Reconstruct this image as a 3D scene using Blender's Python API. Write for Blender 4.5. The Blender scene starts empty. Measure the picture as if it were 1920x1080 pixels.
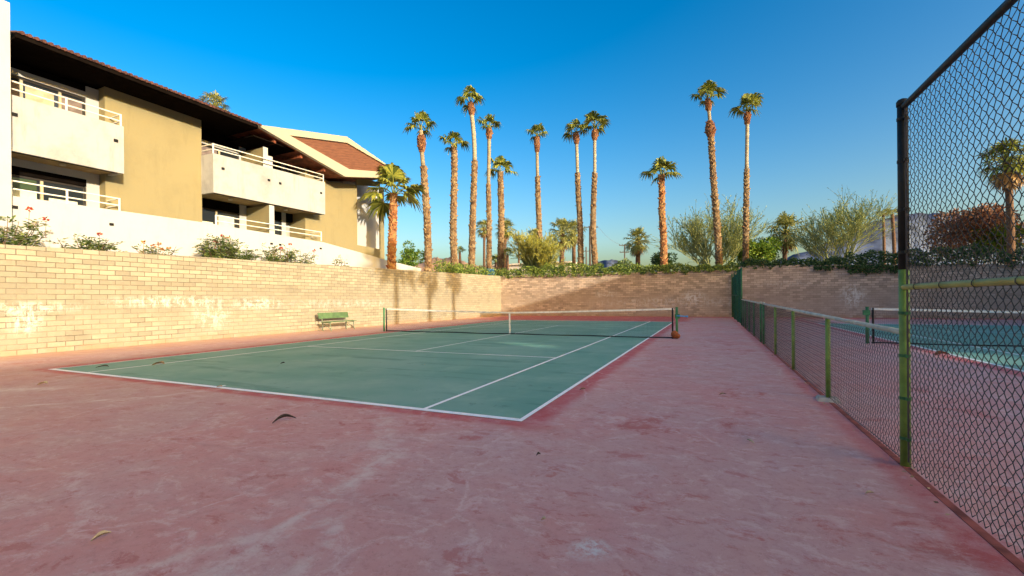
import bpy, math, random
from mathutils import Vector, Matrix, noise
R = math.radians
S = bpy.context.scene
COL = S.collection
random.seed(7)

# ------------------------------------------------------------------ camera, sky, sun, exposure
CAM = Vector((1.988, -4.741, 1.398)); YAW = .4168; ROLL = -.0090
_r = Vector((math.cos(YAW), math.sin(YAW), 0)); _f = Vector((-math.sin(YAW), math.cos(YAW), 0)); _u = Vector((0, 0, 1))
_x = _r * math.cos(ROLL) + _u * math.sin(ROLL); _y = -_r * math.sin(ROLL) + _u * math.cos(ROLL)
cd = bpy.data.cameras.new('camera'); cam = bpy.data.objects.new('camera', cd); COL.objects.link(cam)
m = Matrix((_x, _y, -_f)).transposed().to_4x4(); m.translation = CAM; cam.matrix_world = m
cd.lens = 840.26 / 1920 * 36; cd.sensor_width = 36; cd.shift_y = 22.53 / 1920; cd.clip_start = .05; cd.clip_end = 60000
S.camera = cam

SUN_EL = R(13.83); SUN_AZ = R(114.2)
w = bpy.data.worlds.new("World"); S.world = w; w.use_nodes = True
nt = w.node_tree; sk = nt.nodes.new('ShaderNodeTexSky'); sk.sky_type = 'NISHITA'; sk.sun_disc = False
sk.sun_elevation = SUN_EL; sk.sun_rotation = SUN_AZ; sk.altitude = 150; sk.air_density = 1.0; sk.dust_density = 5.0; sk.ozone_density = 1.0
# clear desert sky: a little more contrast and saturation, as the photograph's processing gives it
gm = nt.nodes.new('ShaderNodeGamma'); gm.inputs[1].default_value = 1.18; hs = nt.nodes.new('ShaderNodeHueSaturation'); hs.inputs['Saturation'].default_value = 1.62
nt.links.new(sk.outputs[0], gm.inputs[0]); nt.links.new(gm.outputs[0], hs.inputs['Color']); nt.links.new(hs.outputs[0], nt.nodes['Background'].inputs[0])
nt.nodes['Background'].inputs[1].default_value = .115
ld = bpy.data.lights.new('sun', 'SUN'); ld.energy = 2.8; ld.angle = R(.5); ld.color = (1, .90, .74)
lo = bpy.data.objects.new('sun', ld); COL.objects.link(lo)
lo.rotation_euler = Vector((-1, .45, -.27)).to_track_quat('-Z', 'Y').to_euler(); lo.location = (30, -20, 30)
S.view_settings.view_transform = 'Standard'; S.view_settings.look = 'None'; S.view_settings.gamma = 1; S.view_settings.exposure = 1.18
S.render.engine = 'CYCLES'
S.cycles.max_bounces = 6; S.cycles.transparent_max_bounces = 8

# ------------------------------------------------------------------ materials
class N:
    def __init__(s, name):
        s.m = bpy.data.materials.new(name); s.m.use_nodes = True; s.t = s.m.node_tree
        s.b = s.t.nodes['Principled BSDF']; s.tc = s.t.nodes.new('ShaderNodeTexCoord')
        s.b.inputs['Specular IOR Level'].default_value = .3
    def n(s, k, **kw):
        x = s.t.nodes.new(k)
        for a, v in kw.items(): setattr(x, a, v)
        return x
    def set(s, inp, v):
        if hasattr(v, 'is_linked'): s.t.links.new(v, inp)
        elif isinstance(v, (tuple, list)): inp.default_value = tuple(v) + ((1,) if len(inp.default_value) == 4 and len(v) == 3 else ())
        else: inp.default_value = v
    def obj(s): return s.tc.outputs['Object']
    def mp(s, scale=(1, 1, 1), rot=(0, 0, 0), loc=(0, 0, 0), v=None):
        x = s.n('ShaderNodeMapping'); s.set(x.inputs[0], v if v is not None else s.obj())
        x.inputs['Scale'].default_value = scale; x.inputs['Rotation'].default_value = rot; x.inputs['Location'].default_value = loc
        return x.outputs[0]
    def noise(s, scale, detail=4, rough=.55, v=None, dist=0):
        x = s.n('ShaderNodeTexNoise'); s.set(x.inputs['Vector'], v if v is not None else s.obj())
        x.inputs['Scale'].default_value = scale; x.inputs['Detail'].default_value = detail; x.inputs['Roughness'].default_value = rough
        x.inputs['Distortion'].default_value = dist
        return x.outputs['Fac']
    def ramp(s, f, a, b, ca=0., cb=1.):
        x = s.n('ShaderNodeMapRange'); s.set(x.inputs[0], f); x.inputs[1].default_value = a; x.inputs[2].default_value = b
        x.inputs[3].default_value = ca; x.inputs[4].default_value = cb; x.interpolation_type = 'SMOOTHSTEP'
        return x.outputs[0]
    def mix(s, f, a, b, mode='MIX'):
        x = s.n('ShaderNodeMix', data_type='RGBA', blend_type=mode); s.set(x.inputs[0], f); s.set(x.inputs[6], a); s.set(x.inputs[7], b)
        return x.outputs[2]
    def math(s, op, a, b=0.):
        x = s.n('ShaderNodeMath', operation=op); s.set(x.inputs[0], a); s.set(x.inputs[1], b); return x.outputs[0]
    def sep(s, v=None):
        x = s.n('ShaderNodeSeparateXYZ'); s.set(x.inputs[0], v if v is not None else s.obj()); return x.outputs
    def comb(s, a, b, c=0.):
        x = s.n('ShaderNodeCombineXYZ'); s.set(x.inputs[0], a); s.set(x.inputs[1], b); s.set(x.inputs[2], c); return x.outputs[0]
    def isl(s): return s.n('ShaderNodeNewGeometry').outputs['Random Per Island']
    def bump(s, h, st=.3, d=.02):
        x = s.n('ShaderNodeBump'); s.set(x.inputs['Height'], h); x.inputs['Strength'].default_value = st; x.inputs['Distance'].default_value = d
        s.t.links.new(x.outputs[0], s.b.inputs['Normal'])
    def out(s, col, rough=.8):
        s.set(s.b.inputs['Base Color'], col); s.set(s.b.inputs['Roughness'], rough); return s.m

def plain(name, col, rough=.7, var=.25, sc=4., bump=0., metal=0.):
    n = N(name); f = n.noise(sc, 5)
    c = n.mix(n.ramp(f, .3, .7), [x * (1 - var) for x in col], [min(1, x * (1 + var * .6)) for x in col])
    if bump: n.bump(n.noise(sc * 12, 4), bump, .01)
    n.b.inputs['Metallic'].default_value = metal
    return n.out(c, rough)

def leafmat(name, a, b, c=None, trans=.25):
    n = N(name); i = n.isl(); col = n.mix(n.ramp(i, 0, 1), a, b)
    if c: col = n.mix(n.ramp(n.noise(1.3, 2), .5, .68), col, c)
    n.out(col, .55)
    tr = n.n('ShaderNodeBsdfTranslucent'); n.set(tr.inputs[0], col)
    mx = n.n('ShaderNodeMixShader'); mx.inputs[0].default_value = trans
    n.t.links.new(n.b.outputs[0], mx.inputs[1]); n.t.links.new(tr.outputs[0], mx.inputs[2])
    n.t.links.new(mx.outputs[0], n.t.nodes['Material Output'].inputs[0])
    return n.m

def brickmat(name, base, patches, seed=0., v0=1.18, v1=.78):
    n = N(name); X, Y, Z = n.sep()
    uv = n.comb(n.math('ADD', X, Y), Z)
    wob = n.noise(1.2, 3, v=n.mp(loc=(seed, seed, 0)))
    uv2 = n.n('ShaderNodeVectorMath', operation='ADD'); n.set(uv2.inputs[0], uv)
    n.set(uv2.inputs[1], n.comb(0., n.math('MULTIPLY', n.math('SUBTRACT', wob, .5), .03)))
    b = n.n('ShaderNodeTexBrick'); n.set(b.inputs['Vector'], uv2.outputs[0]); b.inputs['Scale'].default_value = 1
    b.inputs['Mortar Size'].default_value = .011; b.inputs['Mortar Smooth'].default_value = .35; b.inputs['Brick Width'].default_value = .405
    b.inputs['Row Height'].default_value = .153; b.inputs['Bias'].default_value = -.1
    b.inputs['Color1'].default_value = tuple(min(1, x * v0) for x in base) + (1,)
    b.inputs['Color2'].default_value = tuple(x * v1 for x in base) + (1,)
    b.inputs['Mortar'].default_value = (base[0] * .46, base[1] * .44, base[2] * .42, 1)
    # smeared mortar: joints vanish in a band at mid height and below
    sm = n.math('MULTIPLY', n.ramp(n.noise(.7, 4, v=n.mp(scale=(1, 1, 2.2), loc=(seed, 3, 1))), .42, .58), n.ramp(Z, 2.2, 1.5))
    col = n.mix(n.math('MULTIPLY', sm, .75), b.outputs['Color'], base)
    col = n.mix(n.ramp(n.noise(2.2, 6, .7), .3, .75), col, [x * .72 for x in base], 'MIX') if False else n.mix(n.math('MULTIPLY', n.ramp(n.noise(1.1, 6, .72, v=n.mp(loc=(0, seed, 0))), .45, .8), .55), col, [base[0] * .62, base[1] * .6, base[2] * .58])
    col = n.mix(n.math('MULTIPLY', n.ramp(n.noise(9, 5, .7), .45, .8), .35), col, [min(1, x * 1.35) for x in base])
    # darker weathered middle band and sandy foot
    band = n.math('MULTIPLY', n.ramp(Z, .9, 1.3), n.ramp(Z, 2.5, 1.9))
    col = n.mix(n.math('MULTIPLY', band, .28), col, [base[0] * .66, base[1] * .66, base[2] * .66])
    # pale paint / efflorescence patches
    tot = None
    pn = n.math('MAXIMUM', n.noise(3.6, 8, .8, v=n.mp(scale=(1, 1, 1.7), loc=(seed * 2, 1, 5)), dist=.4), n.noise(3.4, 8, .8, v=n.mp(scale=(1.7, 1.7, .45), loc=(seed, 4, 2))))
    for (u, z, ru, rz, st) in patches:
        du = n.math('DIVIDE', n.math('SUBTRACT', n.math('ADD', X, Y), u), ru); dz = n.math('DIVIDE', n.math('SUBTRACT', Z, z), rz)
        d = n.math('SQRT', n.math('ADD', n.math('MULTIPLY', du, du), n.math('MULTIPLY', dz, dz)))
        f = n.math('MULTIPLY', n.ramp(d, 1.15, .2), st)
        tot = f if tot is None else n.math('MAXIMUM', tot, f)
    if tot is not None:
        f = n.math('MULTIPLY', tot, n.ramp(pn, .49, .60))
        col = n.mix(n.math('MULTIPLY', f, .85), col, (.70, .69, .66))
    foot = n.math('MULTIPLY', n.ramp(Z, .32, .02), n.ramp(n.noise(2.5, 4), .3, .6))
    col = n.mix(n.math('MULTIPLY', foot, .55), col, (.42, .24, .13))
    n.bump(n.math('ADD', n.math('MULTIPLY', b.outputs['Fac'], -1.), n.math('MULTIPLY', n.noise(22, 5, .7), .5)), .8, .012)
    return n.out(col, .92)

def linedist(n, X, Y, x0, y0, x1, y1):
    # distance of the surface point from a segment, ends faded
    dx, dy = x1 - x0, y1 - y0; L = math.hypot(dx, dy); dx /= L; dy /= L
    px = n.math('SUBTRACT', X, x0); py = n.math('SUBTRACT', Y, y0)
    t = n.math('ADD', n.math('MULTIPLY', px, dx), n.math('MULTIPLY', py, dy))
    d = n.math('ABSOLUTE', n.math('SUBTRACT', n.math('MULTIPLY', px, dy), n.math('MULTIPLY', py, dx)))
    over = n.math('MAXIMUM', n.math('SUBTRACT', t, L), n.math('MULTIPLY', t, -1.))
    return n.math('ADD', d, n.math('MAXIMUM', over, 0.))

def redcourt():
    n = N('red_court_paint')
    warp = n.n('ShaderNodeVectorMath', operation='ADD'); n.set(warp.inputs[0], n.obj())
    nz = n.n('ShaderNodeTexNoise'); n.set(nz.inputs['Vector'], n.obj()); nz.inputs['Scale'].default_value = 1.3; nz.inputs['Detail'].default_value = 5
    sc = n.n('ShaderNodeVectorMath', operation='SCALE'); n.set(sc.inputs[0], nz.outputs['Color']); sc.inputs[3].default_value = .5
    n.set(warp.inputs[1], sc.outputs[0]); W = warp.outputs[0]
    XW, YW, _ = n.sep(W); XW = n.math('SUBTRACT', XW, .25); YW = n.math('SUBTRACT', YW, .25)
    X, Y, _ = n.sep()
    col = n.mix(n.ramp(n.noise(.55, 6, .62, v=W), .36, .64), (.57, .265, .23), (.54, .315, .28))
    col = n.mix(n.math('MULTIPLY', n.ramp(n.noise(1.6, 7, .72, v=n.mp(scale=(1, 1.6, 1), rot=(0, 0, .5), v=W)), .48, .66), .5), col, (.55, .36, .335))
    col = n.mix(n.math('MULTIPLY', n.ramp(n.noise(.9, 10, .74, v=n.mp(loc=(8, 3, 0), v=W)), .58, .64), .85), col, (.46, .12, .095))
    col = n.mix(n.math('MULTIPLY', n.ramp(n.noise(4.5, 8, .78, v=n.mp(scale=(1, 1.5, 1), rot=(0, 0, -.4), v=W)), .52, .60), .45), col, (.66, .47, .43))
    col = n.mix(n.math('MULTIPLY', n.ramp(n.noise(3.2, 8, .78, v=n.mp(loc=(5, 1, 0), scale=(1, 1.7, 1), v=W)), .56, .62), .6), col, (.44, .12, .10))
    col = n.mix(n.math('MULTIPLY', n.ramp(n.noise(13, 8, .85), .48, .64), .5), col, (.40, .17, .15))
    # long darker streaks running across
    col = n.mix(n.math('MULTIPLY', n.ramp(n.noise(1., 6, .65, v=n.mp(scale=(.22, 1.7, 1), rot=(0, 0, .12))), .56, .70), .28), col, (.33, .155, .145))
    # darker, yellower tone towards the planting side
    col = n.mix(n.math('MULTIPLY', n.ramp(X, -2., -8.), .35), col, (.42, .28, .225))
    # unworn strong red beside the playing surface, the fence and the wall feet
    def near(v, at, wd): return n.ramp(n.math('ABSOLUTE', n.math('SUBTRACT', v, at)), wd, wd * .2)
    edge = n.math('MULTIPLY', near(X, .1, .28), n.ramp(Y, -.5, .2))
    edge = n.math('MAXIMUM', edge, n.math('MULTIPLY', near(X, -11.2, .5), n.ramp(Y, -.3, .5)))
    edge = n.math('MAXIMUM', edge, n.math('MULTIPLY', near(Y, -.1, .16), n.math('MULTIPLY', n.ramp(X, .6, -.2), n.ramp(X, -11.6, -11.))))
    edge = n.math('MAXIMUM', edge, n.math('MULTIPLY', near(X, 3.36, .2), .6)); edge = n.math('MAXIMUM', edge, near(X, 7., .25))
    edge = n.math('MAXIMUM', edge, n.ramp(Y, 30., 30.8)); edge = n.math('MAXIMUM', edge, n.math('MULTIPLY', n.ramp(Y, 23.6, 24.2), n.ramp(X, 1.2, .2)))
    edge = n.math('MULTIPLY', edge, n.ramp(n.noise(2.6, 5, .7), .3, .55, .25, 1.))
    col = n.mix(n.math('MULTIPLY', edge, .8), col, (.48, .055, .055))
    # pale water-run stains
    streak = None
    for (a, b_, c, d_, wd, st) in [(-7.6, -2.75, -5.56, -.6, .045, .75), (-5.9, -1.2, -5.2, .1, .06, .5), (-9.0, -1.6, -7.9, -.95, .16, .7),
                                   (-.62, -1.9, -.35, -3.2, .05, .7), (-.35, -3.2, .25, -3.6, .12, .6), (-.7, -1.4, -.55, -2.4, .1, .6), (-.2, -2.4, .05, -3.2, .05, .5),
                                   (-1.6, -.45, -.9, -1.3, .12, .5), (-1.0, -3.6, -.2, -2.6, .05, .5)]:
        f = n.math('MULTIPLY', n.ramp(linedist(n, XW, YW, a, b_, c, d_), wd * 1.8, wd * .2), st)
        streak = f if streak is None else n.math('MAXIMUM', streak, f)
    streak = n.math('MULTIPLY', streak, n.ramp(n.noise(5, 6, .75), .35, .62))
    col = n.mix(streak, col, (.66, .56, .50))
    vo = n.n('ShaderNodeTexVoronoi', feature='DISTANCE_TO_EDGE'); n.set(vo.inputs['Vector'], n.mp(scale=(1, .7, 1), rot=(0, 0, .4), v=W)); vo.inputs['Scale'].default_value = .62
    ck = n.math('MULTIPLY', n.ramp(vo.outputs['Distance'],   .016, .003), n.ramp(n.noise(.6, 3, v=n.mp(loc=(2, 2, 0))), .44, .56))
    col = n.mix(n.math('MULTIPLY', n.math('MULTIPLY', ck, n.ramp(n.noise(9, 5, .8), .4, .6)), .5), col, (.66, .50, .46))
    # one bleached spot
    sp = n.math('SQRT', n.math('ADD', n.math('POWER', n.math('SUBTRACT', XW, 1.37), 2.), n.math('POWER', n.math('SUBTRACT', YW, -2.3), 2.)))
    col = n.mix(n.math('MULTIPLY', n.ramp(sp, .17, .03), n.ramp(n.noise(14, 6, .8), .4, .6)), col, (.6, .58, .55))
    # fine speckle and grit
    col = n.mix(n.math('MULTIPLY', n.ramp(n.noise(55, 4, .85), .58, .70), .55), col, (.68, .55, .50))
    col = n.mix(n.math('MULTIPLY', n.ramp(n.noise(34, 4, .85, v=n.mp(loc=(3, 9, 0))), .59, .70), .5), col, (.13, .06, .06))
    # sandy drift along the planting wall, made orange for the sunlit strip
    sunlit_sand = n.math('MULTIPLY', n.ramp(X, -13.0, -14.9), n.ramp(n.noise(1.7, 6, .7), .2, .6))
    col = n.mix(n.math('MULTIPLY', sunlit_sand, .7), col, (.66, .40, .24))
    n.bump(n.noise(90, 5, .8), .3, .004)
    return n.out(col, n.ramp(n.noise(3, 4), .3, .7, .55, .8))

def greencourt():
    n = N('green_court_paint')
    col = n.mix(n.ramp(n.noise(.5, 6, .6), .35, .65), (.125, .30, .215), (.19, .35, .265))
    col = n.mix(n.math('MULTIPLY', n.ramp(n.noise(1., 6, .65, v=n.mp(scale=(.2, 1.7, 1), rot=(0, 0, -.1))), .54, .62), .8), col, (.08, .23, .16))
    col = n.mix(n.math('MULTIPLY', n.ramp(n.noise(2.1, 8, .78, v=n.mp(loc=(4, 4, 0))), .6, .65), .75), col, (.08, .2, .14))
    col = n.mix(n.math('MULTIPLY', n.ramp(n.noise(.8, 6, .7, v=n.mp(loc=(1, 7, 0))), .5, .7), .5), col, (.26, .43, .31))
    col = n.mix(n.math('MULTIPLY', n.ramp(n.noise(50, 3, .8), .62, .76), .4), col, (.25, .3, .26))
    n.bump(n.noise(140, 3, .7), .15, .004)
    return n.out(col, .65)

def linepaint():
    n = N('white_line_paint')
    return n.out(n.mix(n.ramp(n.noise(11, 6, .75), .5, .72), (.90, .91, .90), (.62, .67, .65)), .7)

def stucco(name, col, stain=.35):
    n = N(name)
    c = n.mix(n.math('MULTIPLY', n.ramp(n.noise(.9, 6, .7), .45, .75), stain), col, [x * .72 for x in col])
    c = n.mix(n.math('MULTIPLY', n.ramp(n.noise(1., 6, .7, v=n.mp(scale=(3, 3, .5))), .52, .7), stain), c, [x * .78 for x in col])
    n.bump(n.noise(45, 4, .7), .35, .01)
    return n.out(c, .9)

def barkmat(name, a, b, dark):
    n = N(name)
    c = n.mix(n.ramp(n.isl(), 0, 1), a, b)
    c = n.mix(n.ramp(n.noise(4, 5, .7), .5, .7), c, dark)
    n.bump(n.noise(30, 4), .5, .03)
    return n.out(c, .9)

def smoothtrunk(name, a, b):
    n = N(name)
    f = n.noise(1., 4, .6, v=n.mp(scale=(2, 2, 14)))
    c = n.mix(n.ramp(f, .4, .62), a, b)
    n.bump(f, .6, .03)
    return n.out(c, .85)

def glassmat(name, col=(.02, .025, .03), rough=.06):
    n = N(name); n.b.inputs['Specular IOR Level'].default_value = .8
    return n.out(col, rough)

def chevron():
    n = N('cedar_boards')
    X, Y, Z = n.sep()
    # boards follow each rake of the gable, meeting at its middle
    y = n.math('ABSOLUTE', n.math('SUBTRACT', Y, 14.6))
    v = n.math('ADD', n.math('MULTIPLY', Z, 1.), n.math('MULTIPLY', y, .215))
    fr = n.math('FRACT', n.math('MULTIPLY', v, 7.))
    gap = n.ramp(fr, .1, .0)
    g = n.noise(2.2, 6, .7, v=n.comb(n.math('MULTIPLY', y, 1.), n.math('MULTIPLY', v, 9.)))
    c = n.mix(n.ramp(g, .35, .65), (.20, .085, .045), (.13, .052, .03))
    c = n.mix(gap, c, (.05, .02, .01))
    return n.out(c, .65)

def matte(m):
    m.node_tree.nodes['Principled BSDF'].inputs['Specular IOR Level'].default_value = 0; return m
M = {
 'brick': brickmat('tan_slump_block', (.335, .30, .215), [(-14.6, 1.3, 1.9, .22, .8), (-14.2, .95, .45, .5, .8), (-10.4, 1.45, 2.4, .26, .8), (-9.1, .95, .9, .7, .6), (-7.2, 1.35, 1.5, .35, .7), (-2., 1.3, 6., .3, .35)]),
 'brick_far': brickmat('shade_brown_slump_block', (.44, .345, .26), [(32.8, 1.35, 1.1, .75, 1.), (26.1, 1.8, 1.2, .4, .6), (31., 1.1, 7., .5, .5)], 4., 1.38, .62),  # same block as the left wall, recoloured for how it reads in shade
 'brick_far2': brickmat('shade_mauve_slump_block', (.42, .33, .27), [(42.75, 1.45, .9, .95, 1.), (39., 2.4, 3., .4, .3)], 9., 1.34, .66),  # same block again, with the mauve of the shade in its colour
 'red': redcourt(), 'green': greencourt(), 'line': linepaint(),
 'white': stucco('white_stucco', (.42, .42, .41), 1.), 'white2': stucco('clean_white_stucco', (.49, .49, .48), .3), 'tan': stucco('ochre_stucco', (.275, .235, .125), .35),
 'cream': stucco('cream_fascia_paint', (.42, .39, .29), .15), 'soffit': matte(plain('shade_black_soffit', (.008, .006, .005), 1.)),  # soffit colour blackened to carry the shade under the eaves
 'slab': plain('tan_ceiling_plaster', (.40, .29, .15), .9), 'tile': plain('clay_roof_tile', (.10, .042, .034), .8, .5, 3.), 'wood': plain('stained_beam_wood', (.23, .07, .035), .7, .5, 3.),
 'cedar': chevron(), 'rail': plain('white_railing_paint', (.78, .76, .70), .5, .1), 'glass': glassmat('dark_window_glass'), 'glassg': glassmat('painted_green_reflection', (.05, .08, .04), .1),
 'blind': plain('pale_window_blind', (.62, .66, .52), .8, .15), 'curtain': plain('grey_curtain', (.20, .16, .15), .8, .3), 'frame': plain('dark_bronze_frame', (.03, .025, .022), .5), 'wframe': plain('tan_window_mullion', (.5, .44, .3), .6),
 'hole': plain('black_drain_opening', (.012, .012, .012), .9), 'lamp': plain('ceiling_lamp_glass', (.6, .55, .4), .4),
 'gpost': plain('lime_green_fence_paint', (.15, .26, .055), .45, .35, 6., .2), 'dpost': plain('dark_green_fence_paint', (.03, .14, .055), .45, .4, 5., .2), 'backlit_post': plain('backlit_dark_fence_paint', (.012, .014, .012), .55, .4, 5., .2),
 'lrail': plain('sky_reflection_tone_rail', (.42, .46, .40), .4, .25, 5.), 'yrail': plain('yellow_green_rail', (.36, .36, .09), .45, .3, 4.), 'wire': plain('dark_fence_wire', (.065, .066, .062), .6, .3), 'gwire': plain('galvanised_fence_wire', (.06, .055, .06), .5, .3),  # low rail colour paled to carry the sky's reflection
 'conc': plain('concrete', (.42, .38, .32), .9), 'rust': plain('rusty_sheet', (.20, .07, .03), .8, .5, 9.),
 'netw': plain('white_net_tape', (.75, .76, .74), .6, .2, 6.), 'netb': plain('black_net_cord', (.012, .013, .014), .8), 'npost': plain('green_net_post', (.05, .20, .09), .5, .3), 'nblack': plain('dark_net_post', (.015, .014, .014), .6), 'blue': plain('blue_crank_paint', (.05, .28, .62), .5), 'orange': plain('orange_net_bag', (.26, .08, .025), .7, .4, 20.),
 'bench': plain('green_bench_paint', (.10, .17, .07), .5, .25), 'benchleg': plain('grey_bench_steel', (.16, .2, .13), .5),
 'frond': leafmat('palm_frond', (.07, .10, .015), (.36, .37, .06)), 'frond2': leafmat('olive_palm_frond', (.12, .14, .03), (.42, .41, .12)), 'dead': leafmat('dead_palm_frond', (.25, .14, .06), (.40, .27, .12)),
 'boots': barkmat('palm_leaf_bases', (.18, .105, .055), (.36, .26, .14), (.07, .035, .02)), 'boots2': barkmat('orange_palm_leaf_bases', (.30, .115, .045), (.46, .27, .11), (.10, .035, .02)), 'knob': barkmat('red_brown_leaf_bases', (.19, .075, .035), (.32, .17, .08), (.12, .04, .02)),
 'trunk': smoothtrunk('grey_palm_trunk', (.36, .31, .20), (.25, .19, .12)), 'trunkp': smoothtrunk('pale_palm_trunk', (.40, .36, .25), (.27, .22, .14)), 'trunkb': smoothtrunk('brown_palm_trunk', (.16, .09, .05), (.09, .05, .03)),
 'pvw': plain('green_bark', (.24, .26, .10), .8), 'pvl': leafmat('palo_verde_leaflet', (.20, .26, .08), (.34, .38, .14)), 'pvly': leafmat('yellow_green_leaflet', (.34, .34, .05), (.50, .48, .10)),
 'treeg': leafmat('bright_green_leaf', (.05, .13, .015), (.20, .28, .03)), 'treed': leafmat('dark_green_leaf', (.02, .055, .02), (.06, .12, .03)), 'redl': leafmat('rust_red_leaf', (.13, .05, .03), (.34, .17, .09)), 'wood2': plain('brown_bark', (.14, .09, .06), .9),
 'ivy': leafmat('shaded_ivy_leaf', (.018, .05, .015), (.06, .12, .03)), 'ivyl': leafmat('sunlit_ivy_leaf', (.05, .11, .02), (.27, .34, .06)), 'shrub': leafmat('shrub_leaf', (.07, .13, .03), (.30, .36, .12)), 'flower': plain('red_flower', (.42, .06, .03), .7, .4, 30.), 'flowero': plain('orange_flower', (.5, .2, .05), .7, .4, 30.),  # ivy has a sunlit and a shaded copy, light put into leaf colour
 'dryleaf': plain('dry_leaf', (.33, .24, .13), .8, .5, 20.), 'paleleaf': plain('pale_dry_leaf', (.55, .45, .28), .8, .4, 20.), 'darkleaf': plain('dark_dry_sheath', (.06, .045, .035), .8, .6, 20.),
 'desert': plain('desert_soil', (.42, .31, .20), .95, .3, .05), 'hillp': plain('pink_brown_rock', (.36, .24, .17), .95, .4, .006), 'hillb': plain('haze_blue_rock', (.07, .10, .18), .95, .6, .006, .8),  # blue of distant haze put into the mountain rock colour
 'pole': plain('utility_pole_wood', (.09, .065, .05), .9), 'house': plain('pale_house_wall', (.60, .54, .46), .9), 'bluebin': plain('blue_plastic', (.03, .16, .38), .5),
}

# ------------------------------------------------------------------ mesh helpers
class MB:
    def __init__(s): s.v = []; s.f = []
    def box(s, x0, x1, y0, y1, z0, z1):
        b = len(s.v); s.v += [(x, y, z) for z in (z0, z1) for y in (y0, y1) for x in (x0, x1)]
        s.f += [tuple(b + i for i in q) for q in ((0, 2, 3, 1), (4, 5, 7, 6), (0, 1, 5, 4), (2, 6, 7, 3), (0, 4, 6, 2), (1, 3, 7, 5))]
        return s
    def hexa(s, p):  # 8 points: bottom ring 4, top ring 4
        b = len(s.v); s.v += [tuple(q) for q in p]
        s.f += [tuple(b + i for i in q) for q in ((3, 2, 1, 0), (4, 5, 6, 7), (0, 1, 5, 4), (1, 2, 6, 5), (2, 3, 7, 6), (3, 0, 4, 7))]
        return s
    def prism_x(s, poly, x0, x1):  # poly in (y,z), extruded along x
        b = len(s.v); k = len(poly); s.v += [(x0, y, z) for y, z in poly] + [(x1, y, z) for y, z in poly]
        s.f += [tuple(b + i for i in range(k)), tuple(b + k + i for i in reversed(range(k)))]
        s.f += [(b + i, b + k + i, b + k + (i + 1) % k, b + (i + 1) % k) for i in range(k)]
        return s
    def tube(s, pts, r, n=8, cap=True):
        pts = [Vector(p) for p in pts]; k = len(pts); rs = r if isinstance(r, (list, tuple)) else [r] * k
        b = len(s.v); prev = None
        for i, p in enumerate(pts):
            t = (pts[min(i + 1, k - 1)] - pts[max(i - 1, 0)]).normalized()
            if prev is None: a = t.orthogonal().normalized()
            else: a = (prev - t * prev.dot(t)); a = a.normalized() if a.length > 1e-6 else t.orthogonal().normalized()
            prev = a; c = t.cross(a)
            for j in range(n):
                an = 2 * math.pi * j / n; s.v.append(tuple(p + (a * math.cos(an) + c * math.sin(an)) * rs[i]))
        for i in range(k - 1):
            for j in range(n):
                j2 = (j + 1) % n; s.f.append((b + i * n + j, b + i * n + j2, b + (i + 1) * n + j2, b + (i + 1) * n + j))
        if cap: s.f.append(tuple(b + j for j in reversed(range(n)))); s.f.append(tuple(b + (k - 1) * n + j for j in range(n)))
        return s
    def quad(s, *p):
        b = len(s.v); s.v += [tuple(q) for q in p]; s.f.append(tuple(range(b, b + len(p)))); return s
    def leaf(s, p, d, nrm, L, W):
        sd = d.cross(nrm); sd = sd.normalized() if sd.length > 1e-6 else Vector((1, 0, 0))
        m_ = p + d * L * .45; s.quad(p, m_ + sd * W, p + d * L, m_ - sd * W); return s
    def blob(s, c, r, sub=8, squash=1.):
        b = len(s.v); c = Vector(c); rings = sub // 2
        s.v.append(tuple(c + Vector((0, 0, r * squash))))
        for i in range(1, rings):
            th = math.pi * i / rings
            for j in range(sub):
                a = 2 * math.pi * j / sub; s.v.append(tuple(c + Vector((math.sin(th) * math.cos(a) * r, math.sin(th) * math.sin(a) * r, math.cos(th) * r * squash))))
        s.v.append(tuple(c - Vector((0, 0, r * squash)))); e = len(s.v) - 1
        for j in range(sub):
            s.f.append((b, b + 1 + j, b + 1 + (j + 1) % sub)); q = b + 1 + (rings - 2) * sub; s.f.append((e, q + (j + 1) % sub, q + j))
        for i in range(rings - 2):
            for j in range(sub):
                q = b + 1 + i * sub; s.f.append((q + j, q + sub + j, q + sub + (j + 1) % sub, q + (j + 1) % sub))
        return s
    def build(s, name, mat, parent=None, smooth=False):
        me = bpy.data.meshes.new(name)
        off = Vector((0, 0, 0))
        if parent is not None:
            top = parent
            while top.parent is not None: top = top.parent
            off = top.location
        else:
            n = len(s.v); off = Vector((sum(v[0] for v in s.v) / n, sum(v[1] for v in s.v) / n, min(v[2] for v in s.v)))
            if 'structure' in name or any(k in name for k in ('court', 'ground', 'wall', 'mountain', 'line')): off = Vector((0, 0, 0))
        me.from_pydata([(v[0] - off.x, v[1] - off.y, v[2] - off.z) for v in s.v] if off.length else s.v, [], s.f)
        me.materials.append(M[mat] if isinstance(mat, str) else mat)
        if smooth: me.polygons.foreach_set('use_smooth', [True] * len(me.polygons))
        o = bpy.data.objects.new(name, me); COL.objects.link(o)
        if parent is not None: o.parent = parent
        else: o.location = off
        return o

def tag(o, label, cat, group=None, kind=None):
    if label: o['label'] = label
    if cat: o['category'] = cat
    if group: o['group'] = group
    if kind: o['kind'] = kind
    return o
def thing(name, label, cat, loc, group=None):
    o = bpy.data.objects.new(name, None); COL.objects.link(o); o.location = loc; o.empty_display_size = .2
    return tag(o, label, cat, group)
def struct(name, mb, mat, label=None, smooth=False):
    o = mb.build(name, mat, smooth=smooth); o['kind'] = 'structure'
    if label: o['label'] = label; o['category'] = name.replace('_', ' ')
    return o
def copy_tree(o, parent=None):
    c = o.copy(); COL.objects.link(c); c.parent = parent
    for ch in list(o.children): copy_tree(ch, c)
    return c
rnd = random.uniform

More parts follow.
